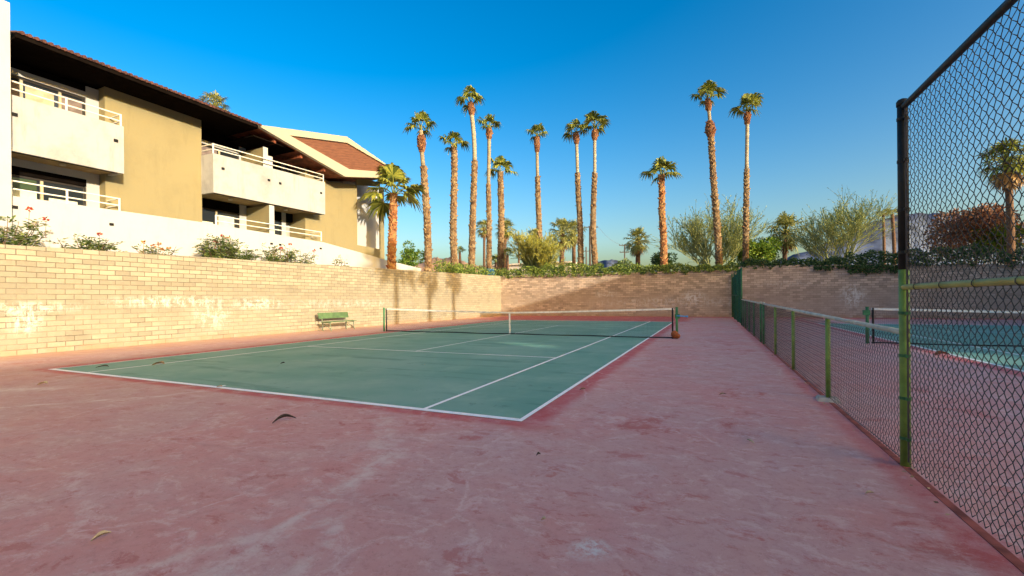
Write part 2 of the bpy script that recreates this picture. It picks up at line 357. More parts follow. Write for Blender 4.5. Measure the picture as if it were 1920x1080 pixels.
# ------------------------------------------------------------------ ground, courts, hills
g = MB(); g.quad((-20000, -20000, -.02), (20000, -20000, -.02), (20000, 20000, -.02), (-20000, 20000, -.02)); struct('ground', g, 'desert', 'bare sandy desert ground all round the walled courts')
rg = MB()
for a in ((-9000, -15.56, -9000, 9000), (-15.56, 40.2, 32.22, 9000)):
    rg.quad((a[0], a[2], 2.7), (a[1], a[2], 2.7), (a[1], a[3], 2.7), (a[0], a[3], 2.7))
rg.quad((-15.56, -9000, 2.7), (-15.56, 32.22, 2.7), (-15.56, 32.22, -.02), (-15.56, -9000, -.02)); rg.quad((-15.56, 32.22, 2.7), (40.2, 32.22, 2.7), (40.2, 32.22, -.02), (-15.56, 32.22, -.02))
rg.quad((40.2, 32.22, 2.7), (9000, 32.22, 2.7), (9000, 9000, 2.7), (40.2, 9000, 2.7)); rg.quad((40.2, 32.22, 2.7), (9000, 32.22, 2.7), (9000, 32.22, -.02), (40.2, 32.22, -.02))
struct('raised_ground', rg, 'desert', 'higher sandy ground held up behind the block walls')
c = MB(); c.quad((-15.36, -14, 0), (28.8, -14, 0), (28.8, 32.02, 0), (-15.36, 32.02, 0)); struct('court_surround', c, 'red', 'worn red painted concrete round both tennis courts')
def court(x1, nm, lab):
    c = MB(); x0 = x1 - 10.97; c.quad((x0, 0, .004), (x1, 0, .004), (x1, 23.77, .004), (x0, 23.77, .004)); struct(nm, c, 'green', lab)
    l = MB()
    def ln(a, b, y0, y1): l.quad((a, y0, .008), (b, y0, .008), (b, y1, .008), (a, y1, .008))
    t = .06
    ln(x0, x1, -.01, .09); ln(x0, x1, 23.67, 23.77)
    ln(x0, x0 + t, .09, 23.67); ln(x1 - t, x1, .09, 23.67)
    for q in (x0 + 1.37, x1 - 1.42): ln(q, q + t, .09, 23.67)
    for q in (5.46, 18.26): ln(x0 + 1.42, x1 - 1.42, q, q + t)
    ln((x0 + x1) / 2 - .025, (x0 + x1) / 2 + .025, 5.51, 18.26)
    ln((x0 + x1) / 2 - .025, (x0 + x1) / 2 + .025, .09, .2)
    struct('court_line_marking', l, 'line', 'white painted lines of the ' + ('near green court' if x1 < 1 else 'green court past the fence'))
court(0, 'near_court', 'faded blue-green tennis court with white lines left of the fence')
court(18.17, 'far_court', 'blue-green tennis court seen through the chain link fence')

def hills(name, prof, mat, label, depth, seed):
    mb = MB(); rows = 9; cols = []
    P = []
    for i in range(len(prof) - 1):
        a, b = Vector(prof[i]), Vector(prof[i + 1]); k = 6
        for j in range(k): P.append(a.lerp(b, j / k))
    P.append(Vector(prof[-1])); nC = len(P)
    for i, p in enumerate(P):
        out = Vector((p.x, p.y, 0)).normalized(); h = p.z * (1 + .04 * noise.noise(Vector((i * .35, seed, 0))) + .03 * noise.noise(Vector((i * .9, seed, 3))))
        for r_ in range(rows):
            t = r_ / (rows - 1); d = (t - .62) * depth
            z = h * (1 - abs(t - .62) / .62) ** 1.15 if t <= .62 else h * (1 - (t - .62) / .38)
            z += h * .10 * noise.noise(Vector((i * .3, r_ * .5, seed))) * (1 if 0 < t < .6 else 0)
            q = p + out * d; mb.v.append((q.x, q.y, max(z, 0) - (2 if r_ in (0, rows - 1) else 0)))
    for i in range(nC - 1):
        for r_ in range(rows - 1):
            a = i * rows + r_; mb.f.append((a, a + rows, a + rows + 1, a + 1))
    struct(name, mb, mat, label, smooth=True)
hills('desert_hills', [(-2900, 2000, 190), (-2500, 2200, 260), (-2060, 2363, 233), (-1765, 2494, 262), (-1684, 2530, 300), (-1635, 2551, 285), (-1569, 2580, 304), (-1488, 2616, 256), (-1407, 2653, 236), (-1211, 2739, 245), (-1080, 2797, 215), (-900, 2900, 120)], 'hillp', 'low pinkish brown desert hills beyond the left palms', 900, 2.)
hills('mountain_range', [(-2600, 5500, 250), (-1901, 5714, 380), (-1313, 5975, 520), (-1182, 6033, 543), (-1019, 6105, 490), (-791, 6206, 400), (-200, 6500, 330), (580, 6813, 420), (1104, 7045, 600), (1497, 7219, 766), (2021, 7451, 1033), (2348, 7596, 1108), (2610, 7712, 1141), (3001, 7885, 1116), (3393, 8058, 1033), (4045, 8347, 920), (5023, 8780, 803), (7000, 9000, 600)], 'hillb', 'mountains coloured haze blue, low behind the trees on the right', 2600, 5.)

hills('mountain_range', [(3000 * math.sin(R(a_)), 3000 * math.cos(R(a_)), 600 + 40 * math.sin(a_ * .21)) for a_ in range(52, 182, 8)], 'hillp', 'added mountain ridge outside the picture, beyond the second court, blocking low sky glow', 1200, 8.)  # ridge added out of view to cut low sky glow on the building

# ------------------------------------------------------------------ block walls
def zwall(y): return 3.0 + .0182 * y
wl = MB(); ys = [-14 + i * 2 for i in range(24)]; ys[-1] = 32.2
for a, b in zip(ys[:-1], ys[1:]):
    wl.hexa([(-15.55, a, -.02), (-15.35, a, -.02), (-15.35, b, -.02), (-15.55, b, -.02), (-15.55, a, zwall(a)), (-15.35, a, zwall(a)), (-15.35, b, zwall(b)), (-15.55, b, zwall(b))])
tag(wl.build('block_wall', 'brick'), 'long sunlit tan slump block wall along the left side of the court', 'wall')
w2 = MB(); w2.hexa([(-15.349, 32, -.02), (3.9, 32, -.02), (3.9, 32.2, -.02), (-15.349, 32.2, -.02), (-15.349, 32, 3.60), (3.9, 32, 3.5), (3.9, 32.2, 3.5), (-15.349, 32.2, 3.60)])
tag(w2.build('block_wall', 'brick_far'), 'brown block wall across the far end crossed by a slanting shadow edge', 'wall')
w3 = MB(); xs = [3.9]
while xs[-1] < 28.8: xs.append(xs[-1] + rnd(.8, 2.4))
for a, b in zip(xs[:-1], xs[1:]):
    z = 3.74 - .034 * (a - 3.9) + random.choice((0, .03, .06, 0)); w3.box(a, b, 32, 32.2, -.02, z)
tag(w3.build('block_wall', 'brick_far2'), 'shaded mauve-brown block wall behind the court past the fence', 'wall')

# ------------------------------------------------------------------ chain link fences (x = 3.45)
FX = 3.45
def chain(mb, y0, y1, z0, z1fn, r=.0024, p=.036, n=3):
    k = 0; y = y0
    while y + p <= y1 + 1e-6:
        z1 = z1fn(y); nz = int((z1 - z0) / p); b = len(mb.v)
        for i in range(nz + 1):
            side = (i + k) % 2; yy = y + (p * 1.06 if side else -p * .06); z = z0 + i * p; xx = FX + (.0035 if (i // 1) % 2 else -.0035)
            for j in range(n):
                a = 2 * math.pi * j / n + .5; mb.v.append((xx + math.cos(a) * r, yy + math.sin(a) * r * 1.1, z + (math.sin(a) * r * (.9 if side else -.9))))
        for i in range(nz):
            for j in range(n):
                j2 = (j + 1) % n; mb.f.append((b + i * n + j, b + i * n + j2, b + (i + 1) * n + j2, b + (i + 1) * n + j))
        y += p; k += 1
def post(mb, y, z0, z1, r): mb.tube([(FX, y, z0), (FX, y, z1)], r, 14)
def domecap(mb, y, z, r): mb.tube([(FX, y, z - .03), (FX, y, z + .005), (FX, y, z + r * .6), (FX, y, z + r * .85)], [r * 1.13, r * 1.13, r * .8, r * .2], 14)

t = thing('chain_link_fence', 'tall chain link fence panel with upper post coloured dark as if backlit, nearest the camera', 'fence', (FX, -.05, 0), 'chain link fences between the courts')
a = MB(); post(a, -.05, 0, 1.62, .036); pst = a.build('post', 'gpost', t, True); pst['label'] = 'lime green lower half of the post'
a = MB(); post(a, -.05, 1.62, 3.0, .0365); domecap(a, -.05, 3.0, .037); a.build('post', 'backlit_post', t, True)  # upper half and top rail darkened as if backlit by the sky
for q in (-3.2, -6.4): a = MB(); post(a, q, 0, 3.0, .03); a.build('post', 'gpost', t, True)
a = MB(); a.tube([(FX, -.09, 2.955), (FX, -8, 2.93)], .024, 12); a.build('top_rail', 'backlit_post', t, True)
a = MB(); a.tube([(FX - .012, -.09, 1.475), (FX - .012, -8, 1.47)], .022, 12); a.build('middle_rail', 'yrail', t, True)
a = MB(); chain(a, -8, -.1, .04, lambda y: 2.95, .0027); a.build('wire_mesh', 'wire', t, True)
a = MB(); a.tube([(FX, -.112, .05), (FX, -.112, 2.93)], .0065, 6); a.build('tension_bar', 'gwire', t)
for z in (.22, .55, .9, 1.25, 1.75, 2.1, 2.5, 2.85):
    a = MB(); a.tube([(FX, -.05, z), (FX, -.05, z + .024)], .040, 12); a.box(FX - .012, FX + .012, -.12, -.09, z, z + .024); a.build('tension_band', 'backlit_post' if z > 1.6 else 'dpost', t)
for i in range(8):
    y = -.35 - i * .42; a = MB(); pts = [(FX - .012 + math.cos(q) * .026, y + q * .002, 1.475 + math.sin(q) * .026) for q in [j * .7 for j in range(11)]]; a.tube(pts, .0028, 4); a.build('wire_tie', 'wire', t)

zr = lambda y: 1.10 + .0105 * y
t = thing('chain_link_fence', 'low green chain link fence running between the two courts', 'fence', (FX, 2.6, 0), 'chain link fences between the courts')
for y in (2.6, 5.4, 8.0, 10.65, 11.45, 13.9, 16.1, 18.3, 19.7):
    a = MB(); post(a, y, 0, zr(y) - .02, .030 if y not in (10.65, 11.45) else .036); a.build('post', 'dpost' if y > 9 else 'gpost', t, True)
for y0, y1 in ((0, 10.62), (11.5, 20.9)):
    a = MB(); a.tube([(FX, y0, zr(y0)), (FX, y1, zr(y1))], .024, 10); a.build('top_rail', 'lrail', t, True)
for y in (10.65, 11.45): a = MB(); domecap(a, y, zr(y) + .03, .036); a.build('post_cap', 'lrail', t, True)
a = MB(); chain(a, .02, 20.9, .03, lambda y: zr(y) - .02, .0022); a.build('wire_mesh', 'gwire', t, True)
a = MB(); a.tube([(FX, y, .035 + .012 * math.sin(y * 3)) for y in [i * .7 for i in range(30)]], .004, 5); a.build('bottom_wire', 'gwire', t)
a = MB(); a.hexa([(FX - .16, 2.42, 0), (FX + .1, 2.36, 0), (FX + .14, 2.72, 0), (FX - .12, 2.76, 0), (FX - .13, 2.46, .03), (FX + .08, 2.40, .03), (FX + .12, 2.69, .03), (FX - .1, 2.73, .03)]); a.build('footing', 'conc', t)

t = thing('chain_link_fence', 'tall dark green chain link fence panel against the far block wall', 'fence', (FX, 21.0, 0), 'chain link fences between the courts')
for y in (21.0, 24.4, 28.2, 31.9): a = MB(); post(a, y, 0, 2.92 + (y - 21) * .02, .042); domecap(a, y, 2.92 + (y - 21) * .02, .042); a.build('post', 'dpost', t, True)
a = MB(); a.tube([(FX, 21, 2.88), (FX, 31.9, 3.1)], .026, 8); a.build('top_rail', 'dpost', t, True)
a = MB(); a.tube([(FX, 21, 1.5), (FX, 31.9, 1.62)], .026, 8); a.build('middle_rail', 'dpost', t, True)
a = MB(); chain(a, 21, 31.9, .04, lambda y: 2.9, .004); a.build('wire_mesh', 'dpost', t, True)
cc = MB(); cc.box(FX - .035, FX + .02, -8, 20.95, -.015, .0035); struct('fence_kerb', cc, plain('rusty_red_seam', (.26, .07, .05), .9, .5, 6.), 'thin rust-red seam in the concrete under the fence')

# ------------------------------------------------------------------ tennis nets
def net(xc, label, hasbag):
    t = thing('tennis_net', label, 'tennis net', (xc, 11.885, 0), 'tennis nets')
    half = 6.395
    def top(x): k = min(1, abs(x - xc) / half); return .914 + (1.07 - .914) * (k ** 1.25)
    X = [xc - half + .1 + i * (2 * half - .2) / 48 for i in range(49)]
    a = MB()
    for u, v in zip(X[:-1], X[1:]): a.hexa([(u, 11.872, top(u) - .062), (v, 11.872, top(v) - .062), (v, 11.898, top(v) - .062), (u, 11.898, top(u) - .062), (u, 11.872, top(u)), (v, 11.872, top(v)), (v, 11.898, top(v)), (u, 11.898, top(u))])
    a.build('net_tape', 'netw', t)
    a = MB(); nx = int((2 * half - .2) / .045)
    for i in range(nx + 1):
        x = xc - half + .1 + i * .045; a.tube([(x, 11.885, .03), (x, 11.885, top(x) - .06)], .0013, 3, False)
    for j in range(1, 23):
        a.tube([(x, 11.885, .03 + (top(x) - .09) * j / 23) for x in X], .0013, 3, False)
    a.build('net_cord_mesh', 'netb', t)
    a = MB(); a.tube([(x, 11.885 - .01, .025 + .008 * math.sin(x * 2.1)) for x in X], .02, 6); a.build('net_bottom_dark_strip', 'netb', t)  # dark strip along the bottom of the net
    a = MB(); a.box(xc - .028, xc + .028, 11.868, 11.902, 0, .918); a.build('centre_strap', 'netw', t)
    for sgn in (-1, 1):
        x = xc + sgn * half; a = MB(); a.tube([(x, 11.885, 0), (x, 11.885, 1.08)], .042, 12); a.tube([(x, 11.885, 1.08), (x, 11.885, 1.10)], .05, 12); a.build('net_post', 'npost', t, True)
        a = MB(); a.tube([(x - sgn * .14, 11.885, 0), (x - sgn * .14, 11.885, 1.07)], .028, 8); a.build('side_pole', 'nblack', t, True)
    x = xc + half
    if hasbag:
        a = MB(); a.tube([(x, 11.885, .80), (x + .02, 11.80, .80), (x + .30, 11.76, .78)], .022, 8); a.blob((x + .34, 11.76, .78), .04, 8); a.build('crank_handle', 'blue', t, True)
        a = MB(); a.box(x - .06, x + .1, 11.83, 11.94, .70, .86); a.build('crank_box', 'npost', t)
        a = MB(); a.blob((x - .07, 11.80, .15), .13, 10, 1.1); a.blob((x + .03, 11.79, .1), .09, 8, 1.); a.build('canvas_bag', 'orange', t, True)
    else:
        a = MB(); a.box(x * 0 + xc - half - .1, xc - half + .06, 11.83, 11.94, .85, 1.0); a.build('crank_box', 'npost', t)
net(-5.485, 'tennis net across the near green court with white tape', True)
net(12.685, 'tennis net behind the tall chain link fence, on the farther court', False)

# ------------------------------------------------------------------ bench by the left wall
t = thing('park_bench', 'green slatted bench with grey-green legs against the sunlit block wall', 'bench', (-14.6, 11.8, 0))
a = MB(); a.hexa([(-14.93, 10.9, .60), (-14.90, 10.9, .59), (-14.90, 12.8, .59), (-14.93, 12.8, .60), (-15.0, 10.9, .86), (-14.97, 10.9, .87), (-14.97, 12.8, .87), (-15.0, 12.8, .86)]); a.build('backrest', 'bench', t)
a = MB()
for q in (-14.78, -14.56): a.box(q, q + .19, 10.9, 12.8, .42, .455)
a.build('seat', 'bench', t)
for y in (11.1, 12.6):
    a = MB(); a.tube([(-14.86, y, .0), (-14.90, y, .45), (-14.99, y, .82)], .022, 6); a.tube([(-14.34, y, 0), (-14.42, y, .40)], .022, 6); a.tube([(-14.90, y, .405), (-14.36, y, .405)], .02, 6); a.tube([(-14.40, y, .12), (-14.86, y, .36)], .014, 6); a.build('leg', 'benchleg', t)

# ------------------------------------------------------------------ apartment building
B = thing('apartment_building', 'white and ochre stucco apartment block with balconies and cedar gable', 'building', (-19, 8, 0))
def part(name, mat, *boxes, parent=None, smooth=False):
    for b in boxes: o = MB().box(*b).build(name, mat, parent or B, smooth)
    return o
part('wall', 'white', (-30, -19.2, -7, 20.2, 0, 9.2))                                  # core
part('wall', 'tan', (-19.2, -18.0, 4.15, 7.52, 0, 9.3))                                # ochre bay 1
a = MB()                                                                               # ochre bay 2 with the tall recess, V-shaped top
a.prism_x([(12.9, 0), (16.8, 0), (16.8, 8.62), (14.6, 8.30), (12.9, 8.66)], -19.19, -18.0)
a.prism_x([(16.8, 0), (18.95, 0), (18.95, 4.84), (16.8, 4.90)], -18.12, -18.0)
a.prism_x([(18.95, 0), (19.32, 0), (19.32, 9.05), (18.95, 9.0)], -18.12, -18.0)
a.prism_x([(16.8, 8.62), (18.95, 9.0), (18.95, 9.25), (16.8, 9.2)], -18.12, -18.0)
a.build('wall', 'tan', B)
part('recessed_panel', 'white2', (-19.195, -19.15, 16.81, 20.7, 2.7, 9.1))
part('stair_tower', 'white2', (-19.5, -16.95, -7, 1.42, 0, 10.35))
# bay walls behind the balconies
part('wall', 'white2', (-19.19, -18.4, 1.43, 1.6, 0, 9.2), (-19.19, -18.4, 3.78, 4.149, 0, 9.2), (-19.19, -18.4, 1.6, 3.78, 5.85, 6.35), (-19.19, -18.38, 1.6, 3.78, 8.78, 8.98), (-19.19, -18.4, 1.6, 3.78, 0, 3.9))
part('wall', 'soffit', (-19.19, -18.42, 1.6, 3.78, 8.98, 9.2), (-19.19, -18.42, 1.6, 3.78, 5.6, 5.85))  # wall strips coloured black for the shade under eave and slab
def window(y0, y1, z0, z1, x, muls, parts_, mat='glass'):
    a = MB(); fw = .06
    a.box(x, x + .05, y0, y1, z0, z0 + fw); a.box(x, x + .05, y0, y1, z1 - fw, z1); a.box(x, x + .05, y0, y0 + fw, z0 + fw, z1 - fw); a.box(x, x + .05, y1 - fw, y1, z0 + fw, z1 - fw)
    f = a.build('window', 'frame', B)
    a = MB(); a.box(x - .02, x + .02, y0 + fw, y1 - fw, z0 + fw, z1 - fw); a.build('pane', mat, f)
    for q in muls: a = MB(); a.box(x - .01, x + .06, q - .035, q + .035, z0 + fw, z1 - fw); a.build('mullion', 'wframe', f)
    for (p0, p1, q0, q1, mt) in parts_: a = MB(); a.box(x + .021, x + .032, p0, p1, q0, q1); a.build('blind', mt, f)
    return f
window(1.6, 3.78, 6.36, 8.76, -18.5, (2.15, 3.1), [(1.68, 2.1, 7.3, 8.62, 'curtain'), (3.15, 3.7, 7.4, 8.62, 'curtain'), (2.25, 2.95, 7.6, 8.55, 'wframe')])
window(1.6, 3.78, 3.9, 5.58, -18.5, (2.62,), [(1.68, 2.5, 3.98, 5.1, 'blind'), (2.8, 3.55, 3.98, 5.0, 'blind'), (1.8, 2.5, 5.16, 5.5, 'glassg')])  # blinds end at the shadow edge, green piece is a painted reflection
# bay 2: recessed wall x=-18.95, two units
part('wall', 'soffit', (-19.19, -18.95, 7.521, 12.899, 5.75, 6.3), (-19.19, -18.95, 7.521, 12.899, 8.75, 9.25))  # black strips carry the shade below the eave and balcony slab
part('wall', 'white2', (-19.19, -18.93, 9.85, 10.2, 0, 9.2), (-19.19, -18.93, 12.2, 12.45, 0, 9.2), (-19.19, -18.9, 7.53, 9.85, 8.6, 8.76), (-19.19, -18.95, 7.53, 12.89, 0, 3.9))
window(7.6, 9.85, 6.3, 8.6, -19.0, (8.9,), [(7.7, 8.8, 7.7, 8.5, 'curtain'), (9.1, 9.7, 7.6, 8.3, 'dead')])
window(10.2, 12.2, 6.3, 8.7, -19.0, (11.2,), [(10.5, 11.1, 7.7, 8.5, 'curtain')])
window(7.6, 9.85, 3.9, 5.72, -19.0, (8.75,), [(7.7, 8.6, 4.0, 5.1, 'blind'), (8.85, 9.6, 4.0, 5.5, 'blind')])  # blinds of these lower windows cut off where the balcony shade starts
window(10.2, 12.2, 3.9, 5.72, -19.0, (), [(10.6, 11.8, 4.0, 5.25, 'blind')])
# divider walls between the units
part('divider_wall', 'tan', (-18.93, -17.36, 9.95, 10.15, 6.3, 8.75)); part('divider_post', 'white2', (-17.36, -17.33, 9.93, 10.17, 6.3, 8.78), (-17.5, -17.325, 10.18, 10.42, 6.3, 8.42))
part('divider_wall', 'tan', (-18.93, -17.30, 10.2, 10.42, 3.8, 6.05)); part('divider_post', 'white2', (-17.30, -17.27, 10.18, 10.44, 3.8, 6.05))
# balconies
def balcony(y0, y1, za0, za1, zb0, zb1, backx):
    a = MB(); X0, X1 = -17.32, -17.2
    a.hexa([(X0, y0, za0), (X1, y0, za0), (X1, y1, za1), (X0, y1, za1), (X0, y0, zb0), (X1, y0, zb0), (X1, y1, zb1), (X0, y1, zb1)])
    a.hexa([(-18.0, y0, za0), (X0, y0, za0), (X0, y0 + .12, za0), (-18.0, y0 + .12, za0), (-18.0, y0, zb0), (X0, y0, zb0), (X0, y0 + .12, zb0), (-18.0, y0 + .12, zb0)])
    a.hexa([(-18.0, y1 - .12, za1), (X0, y1 - .12, za1), (X0, y1, za1), (-18.0, y1, za1), (-18.0, y1 - .12, zb1), (X0, y1 - .12, zb1), (X0, y1, zb1), (-18.0, y1, zb1)])
    p = a.build('balcony', 'white', B)
    a = MB(); a.hexa([(backx, y0 + .12, za0 + .06), (X0, y0 + .12, za0 + .06), (X0, y1 - .12, za1 + .06), (backx, y1 - .12, za1 + .06), (backx, y0 + .12, za0 + .28), (X0, y0 + .12, za0 + .28), (X0, y1 - .12, za1 + .28), (backx, y1 - .12, za1 + .28)]); a.build('balcony_floor', 'slab', p)
    a = MB(); a.hexa([(X0 - .1, y0 + .12, za0 + .0), (X0 - .001, y0 + .12, za0 + .0), (X0 - .001, y1 - .12, za1 + .0), (X0 - .1, y1 - .12, za1 + .0), (X0 - .1, y0 + .12, za0 + .059), (X0 - .001, y0 + .12, za0 + .059), (X0 - .001, y1 - .12, za1 + .059), (X0 - .1, y1 - .12, za1 + .059)]); a.build('balcony_edge_beam', 'soffit', p)
balcony(1.425, 4.34, 6.03, 6.05, 7.72, 7.74, -18.4)
balcony(7.5, 13.52, 6.07, 6.16, 7.73, 7.92, -18.95)
def railing(y0, y1, z0, z1, x, posts, hts, ret0, ret1, dz=0.):
    a = MB(); sl = dz / (y1 - y0)
    for h in hts:
        a.tube([(x, y0, z0 + h), (x, y1, z0 + h + dz)], .024, 6)
        if ret0: a.tube([(x, y0, z0 + h), (ret0, y0, z0 + h)], .024, 6)
        if ret1: a.tube([(x, y1, z0 + h + dz), (ret1, y1, z0 + h + dz)], .024, 6)
    for q in posts: a.tube([(x, q, z0 - .03 + sl * (q - y0)), (x, q, z0 + hts[-1] + sl * (q - y0) + .02)], .03, 6)
    a.build('railing', 'rail', B)
railing(1.45, 4.28, 7.73, 8.2, -17.26, (2.8, 4.28), (.19, .42), None, -18.0)
railing(7.54, 13.46, 7.74, 8.2, -17.26, (7.54, 13.46), (.19, .40), -18.0, -18.0, .17)
railing(1.45, 4.2, 4.66, 5.1, -17.22, (1.5, 2.78, 4.2), (.23, .47), None, -18.0)
railing(7.6, 13.25, 4.66, 5.1, -17.22, (7.6, 13.25), (.22, .45), None, -18.0, .05)
for y, z in ((1.58, 7.14), (4.1, 7.16), (7.91, 7.18), (10.11, 7.21), (10.72, 7.2), (13.24, 7.27)):
    part('drain_opening', 'hole', (-17.21, -17.17, y - .06, y + .06, z - .05, z + .05))
for y, z, x in ((2.9, 6.03, -17.8), (8.7, 6.05, -17.9), (11.6, 6.1, -17.9)):
    a = MB(); a.tube([(x, y, z + .06), (x, y, z + .0)], .09, 12); a.build('ceiling_light', 'lamp', B)
# eave, soffit and clay tiles
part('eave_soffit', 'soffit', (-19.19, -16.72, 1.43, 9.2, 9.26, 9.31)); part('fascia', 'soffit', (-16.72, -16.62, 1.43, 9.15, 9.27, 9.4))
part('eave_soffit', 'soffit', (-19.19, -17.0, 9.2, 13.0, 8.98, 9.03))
a = MB(); a.hexa([(-16.58, 1.43, 9.40), (-16.58, 9.2, 9.40), (-24, 9.2, 11.2), (-24, 1.43, 11.2), (-16.60, 1.43, 9.45), (-16.6, 9.2, 9.45), (-24, 9.2, 11.25), (-24, 1.43, 11.25)])
y = 1.55
while y < 9.25:
    a.tube([(-16.55, y, 9.43 + rnd(-.006, .006)), (-19.5, y, 10.14)], .055, 8); y += .16
a.build('tiled_roof', 'tile', B)
# gable: butterfly soffit below, peaked fascia above
GX = -16.62
outer = [(9.06, 9.40), (14.57, 10.67), (18.81, 9.86), (18.81, 9.36), (14.42, 8.38)]
inner = [(10.8, 9.49), (14.6, 10.33), (18.1, 9.93), (17.3, 9.40), (14.75, 8.88)]
a = MB(); b0 = 0
def ring(mb, o, i, x0, x1):
    b = len(mb.v); k = len(o)
    for x in (x0, x1):
        mb.v += [(x, y, z) for y, z in o] + [(x, y, z) for y, z in i]
    for q in range(k):
        q2 = (q + 1) % k
        mb.f += [(b + q, b + q2, b + k + q2, b + k + q), (b + 2 * k + q, b + 3 * k + q, b + 3 * k + q2, b + 2 * k + q2), (b + q, b + 2 * k + q, b + 2 * k + q2, b + q2), (b + k + q, b + k + q2, b + 3 * k + q2, b + 3 * k + q)]
ring(a, outer, inner, GX - .2, GX); a.build('gable_fascia', 'cream', B)
a = MB(); a.prism_x([(y, z) for y, z in inner], GX - .19, GX - .10); a.build('gable_panel', 'cedar', B)
a = MB(); a.prism_x([(9.25, 9.38), (14.5, 10.55), (18.7, 9.78), (18.7, 9.40), (14.42, 8.46)], -25, GX - .21); a.build('gable_roof', 'wood', B)
for q in (10.2, 11.7, 13.2):
    a = MB(); z = 9.36 - (q - 9.06) * .19; a.hexa([(-18.9, q, z - .14), (-16.95, q, z - .14), (-16.95, q + .12, z - .165), (-18.9, q + .12, z - .165), (-18.9, q, z + .02), (-16.95, q, z + .02), (-16.95, q + .12, z), (-18.9, q + .12, z)]); a.build('beam', 'wood', B)
# low white terrace wall that steps down past the building
t = thing('terrace_wall', 'long low white stucco wall in front of the apartment block, sloping down at its right end', 'wall', (-17.2, 8, 2.7))
prof = [(1.43, 4.66), (7, 4.72), (13.3, 4.62), (17.25, 4.2), (18.3, 4.06), (22.3, 3.74)]
a = MB()
for (y0, z0), (y1, z1) in zip(prof[:-1], prof[1:]):
    a.hexa([(-17.35, y0, 2.6), (-17.15, y0, 2.6), (-17.15, y1, 2.6), (-17.35, y1, 2.6), (-17.35, y0, z0), (-17.15, y0, z0), (-17.15, y1, z1), (-17.35, y1, z1)])
a.build('wall_body', 'white2', t)
for y, z in ((1.55, 4.33), (3.93, 4.17), (10.18, 4.19), (10.65, 4.19), (13.13, 4.26)): a = MB(); a.box(-17.16, -17.12, y - .06, y + .06, z - .045, z + .045); a.build('drain_opening', 'hole', t)

# the block on the other side of the courts, outside the picture, that shades them
t = thing('apartment_building', 'tall stucco apartment block on the opposite side of the courts', 'building', (34, -4, 0))
a = MB(); HO = [(-6.85, -5.95, 8.45, 9.05), (-2.3, .3, 5.6, 6.1), (3.6, 4.9, 8.45, 8.85)]; yy = -48     # facade with small openings that let shafts of sun through
for (h0, h1, k0, k1) in HO: a.box(29, 29.4, yy, h0, 0, 11.15); a.box(29, 29.4, h0, h1, 0, k0); a.box(29, 29.4, h0, h1, k1, 11.15); yy = h1
a.box(29, 29.4, yy, 8, 0, 11.15); a.build('wall', 'white', t)
a = MB(); a.box(29.001, 41, 8.001, 29, 0, 12.3); a.build('wall', 'tan', t)
a = MB(); a.box(28.98, 29.03, -30, -14, 5, 6.4); a.build('window', 'glass', t)

# ------------------------------------------------------------------ palms
def fanleaf(mb, p, d, size, n=13, droop=.5, wf=.075, spread=1.9):
    up = Vector((0, 0, 1)); side = d.cross(up)
    side = side.normalized() if side.length > .05 else Vector((1, 0, 0)); side = (side + up * rnd(-.45, .45)).normalized()
    for k in range(n):
        a = (k / (n - 1) - .5) * 2 * spread + rnd(-.06, .06); L = size * (.62 + .38 * math.cos(a * .62)) * rnd(.85, 1.1)
        dr = (d * math.cos(a) + side * math.sin(a)).normalized(); q = p + dr * L * .55; q.z -= droop * L * .08
        e = q + dr * L * .30 + Vector((0, 0, -droop * L * rnd(.35, .75))); wv = dr.cross(side.cross(d)).normalized() * size * wf
        if wv.length < 1e-5: wv = Vector((0, 0, size * wf))
        b = len(mb.v); mb.v += [tuple(p + wv * .35), tuple(p - wv * .35), tuple(q - wv), tuple(q + wv), tuple(e)]
        mb.f += [(b, b + 1, b + 2, b + 3), (b + 3, b + 2, b + 4)]
def crown(parent, top, Rc, nl, el0, el1, mat, droop, pet=.52, size=.62, n=13, name='crown', wf=.066, lean=0.):
    mb = MB(); ga = 2.39996; ph = rnd(0, 6)
    for i in range(nl):
        f = (i + .5) / nl; el = R(el0 + (el1 - el0) * f ** .9 + rnd(-9, 9)); az = ph + i * ga + rnd(-.35, .35)
        d = Vector((math.cos(az) * math.cos(el) + lean, math.sin(az) * math.cos(el), math.sin(el))).normalized()
        L = Rc * pet * rnd(.75, 1.15); m1 = top + d * L * .5 + Vector((0, 0, .06 * Rc)); p = top + d * L
        mb.tube([top + Vector((0, 0, -.05 * Rc)), m1, p], [.022 * Rc, .016 * Rc, .012 * Rc], 3, False)
        d2 = (p - m1).normalized(); fanleaf(mb, p, d2, Rc * size * rnd(.8, 1.1), n, droop, wf)
    return mb.build(name, mat, parent)
def catmull(pts, step):
    P = [Vector(q) for q in pts]; out = []
    for i in range(len(P) - 1):
        p0 = P[max(i - 1, 0)]; p1 = P[i]; p2 = P[i + 1]; p3 = P[min(i + 2, len(P) - 1)]; k = max(1, int((p2 - p1).length / step))
        for j in range(k):
            t = j / k; out.append(.5 * ((2 * p1) + (p2 - p0) * t + (2 * p0 - 5 * p1 + 4 * p2 - p3) * t * t + (3 * p1 - p0 - 3 * p2 + p3) * t ** 3))
    out.append(P[-1]); return out
def at_z(path, z):
    for a, b in zip(path[:-1], path[1:]):
        if a.z <= z <= b.z: return a.lerp(b, (z - a.z) / max(1e-6, b.z - a.z))
    return path[-1]
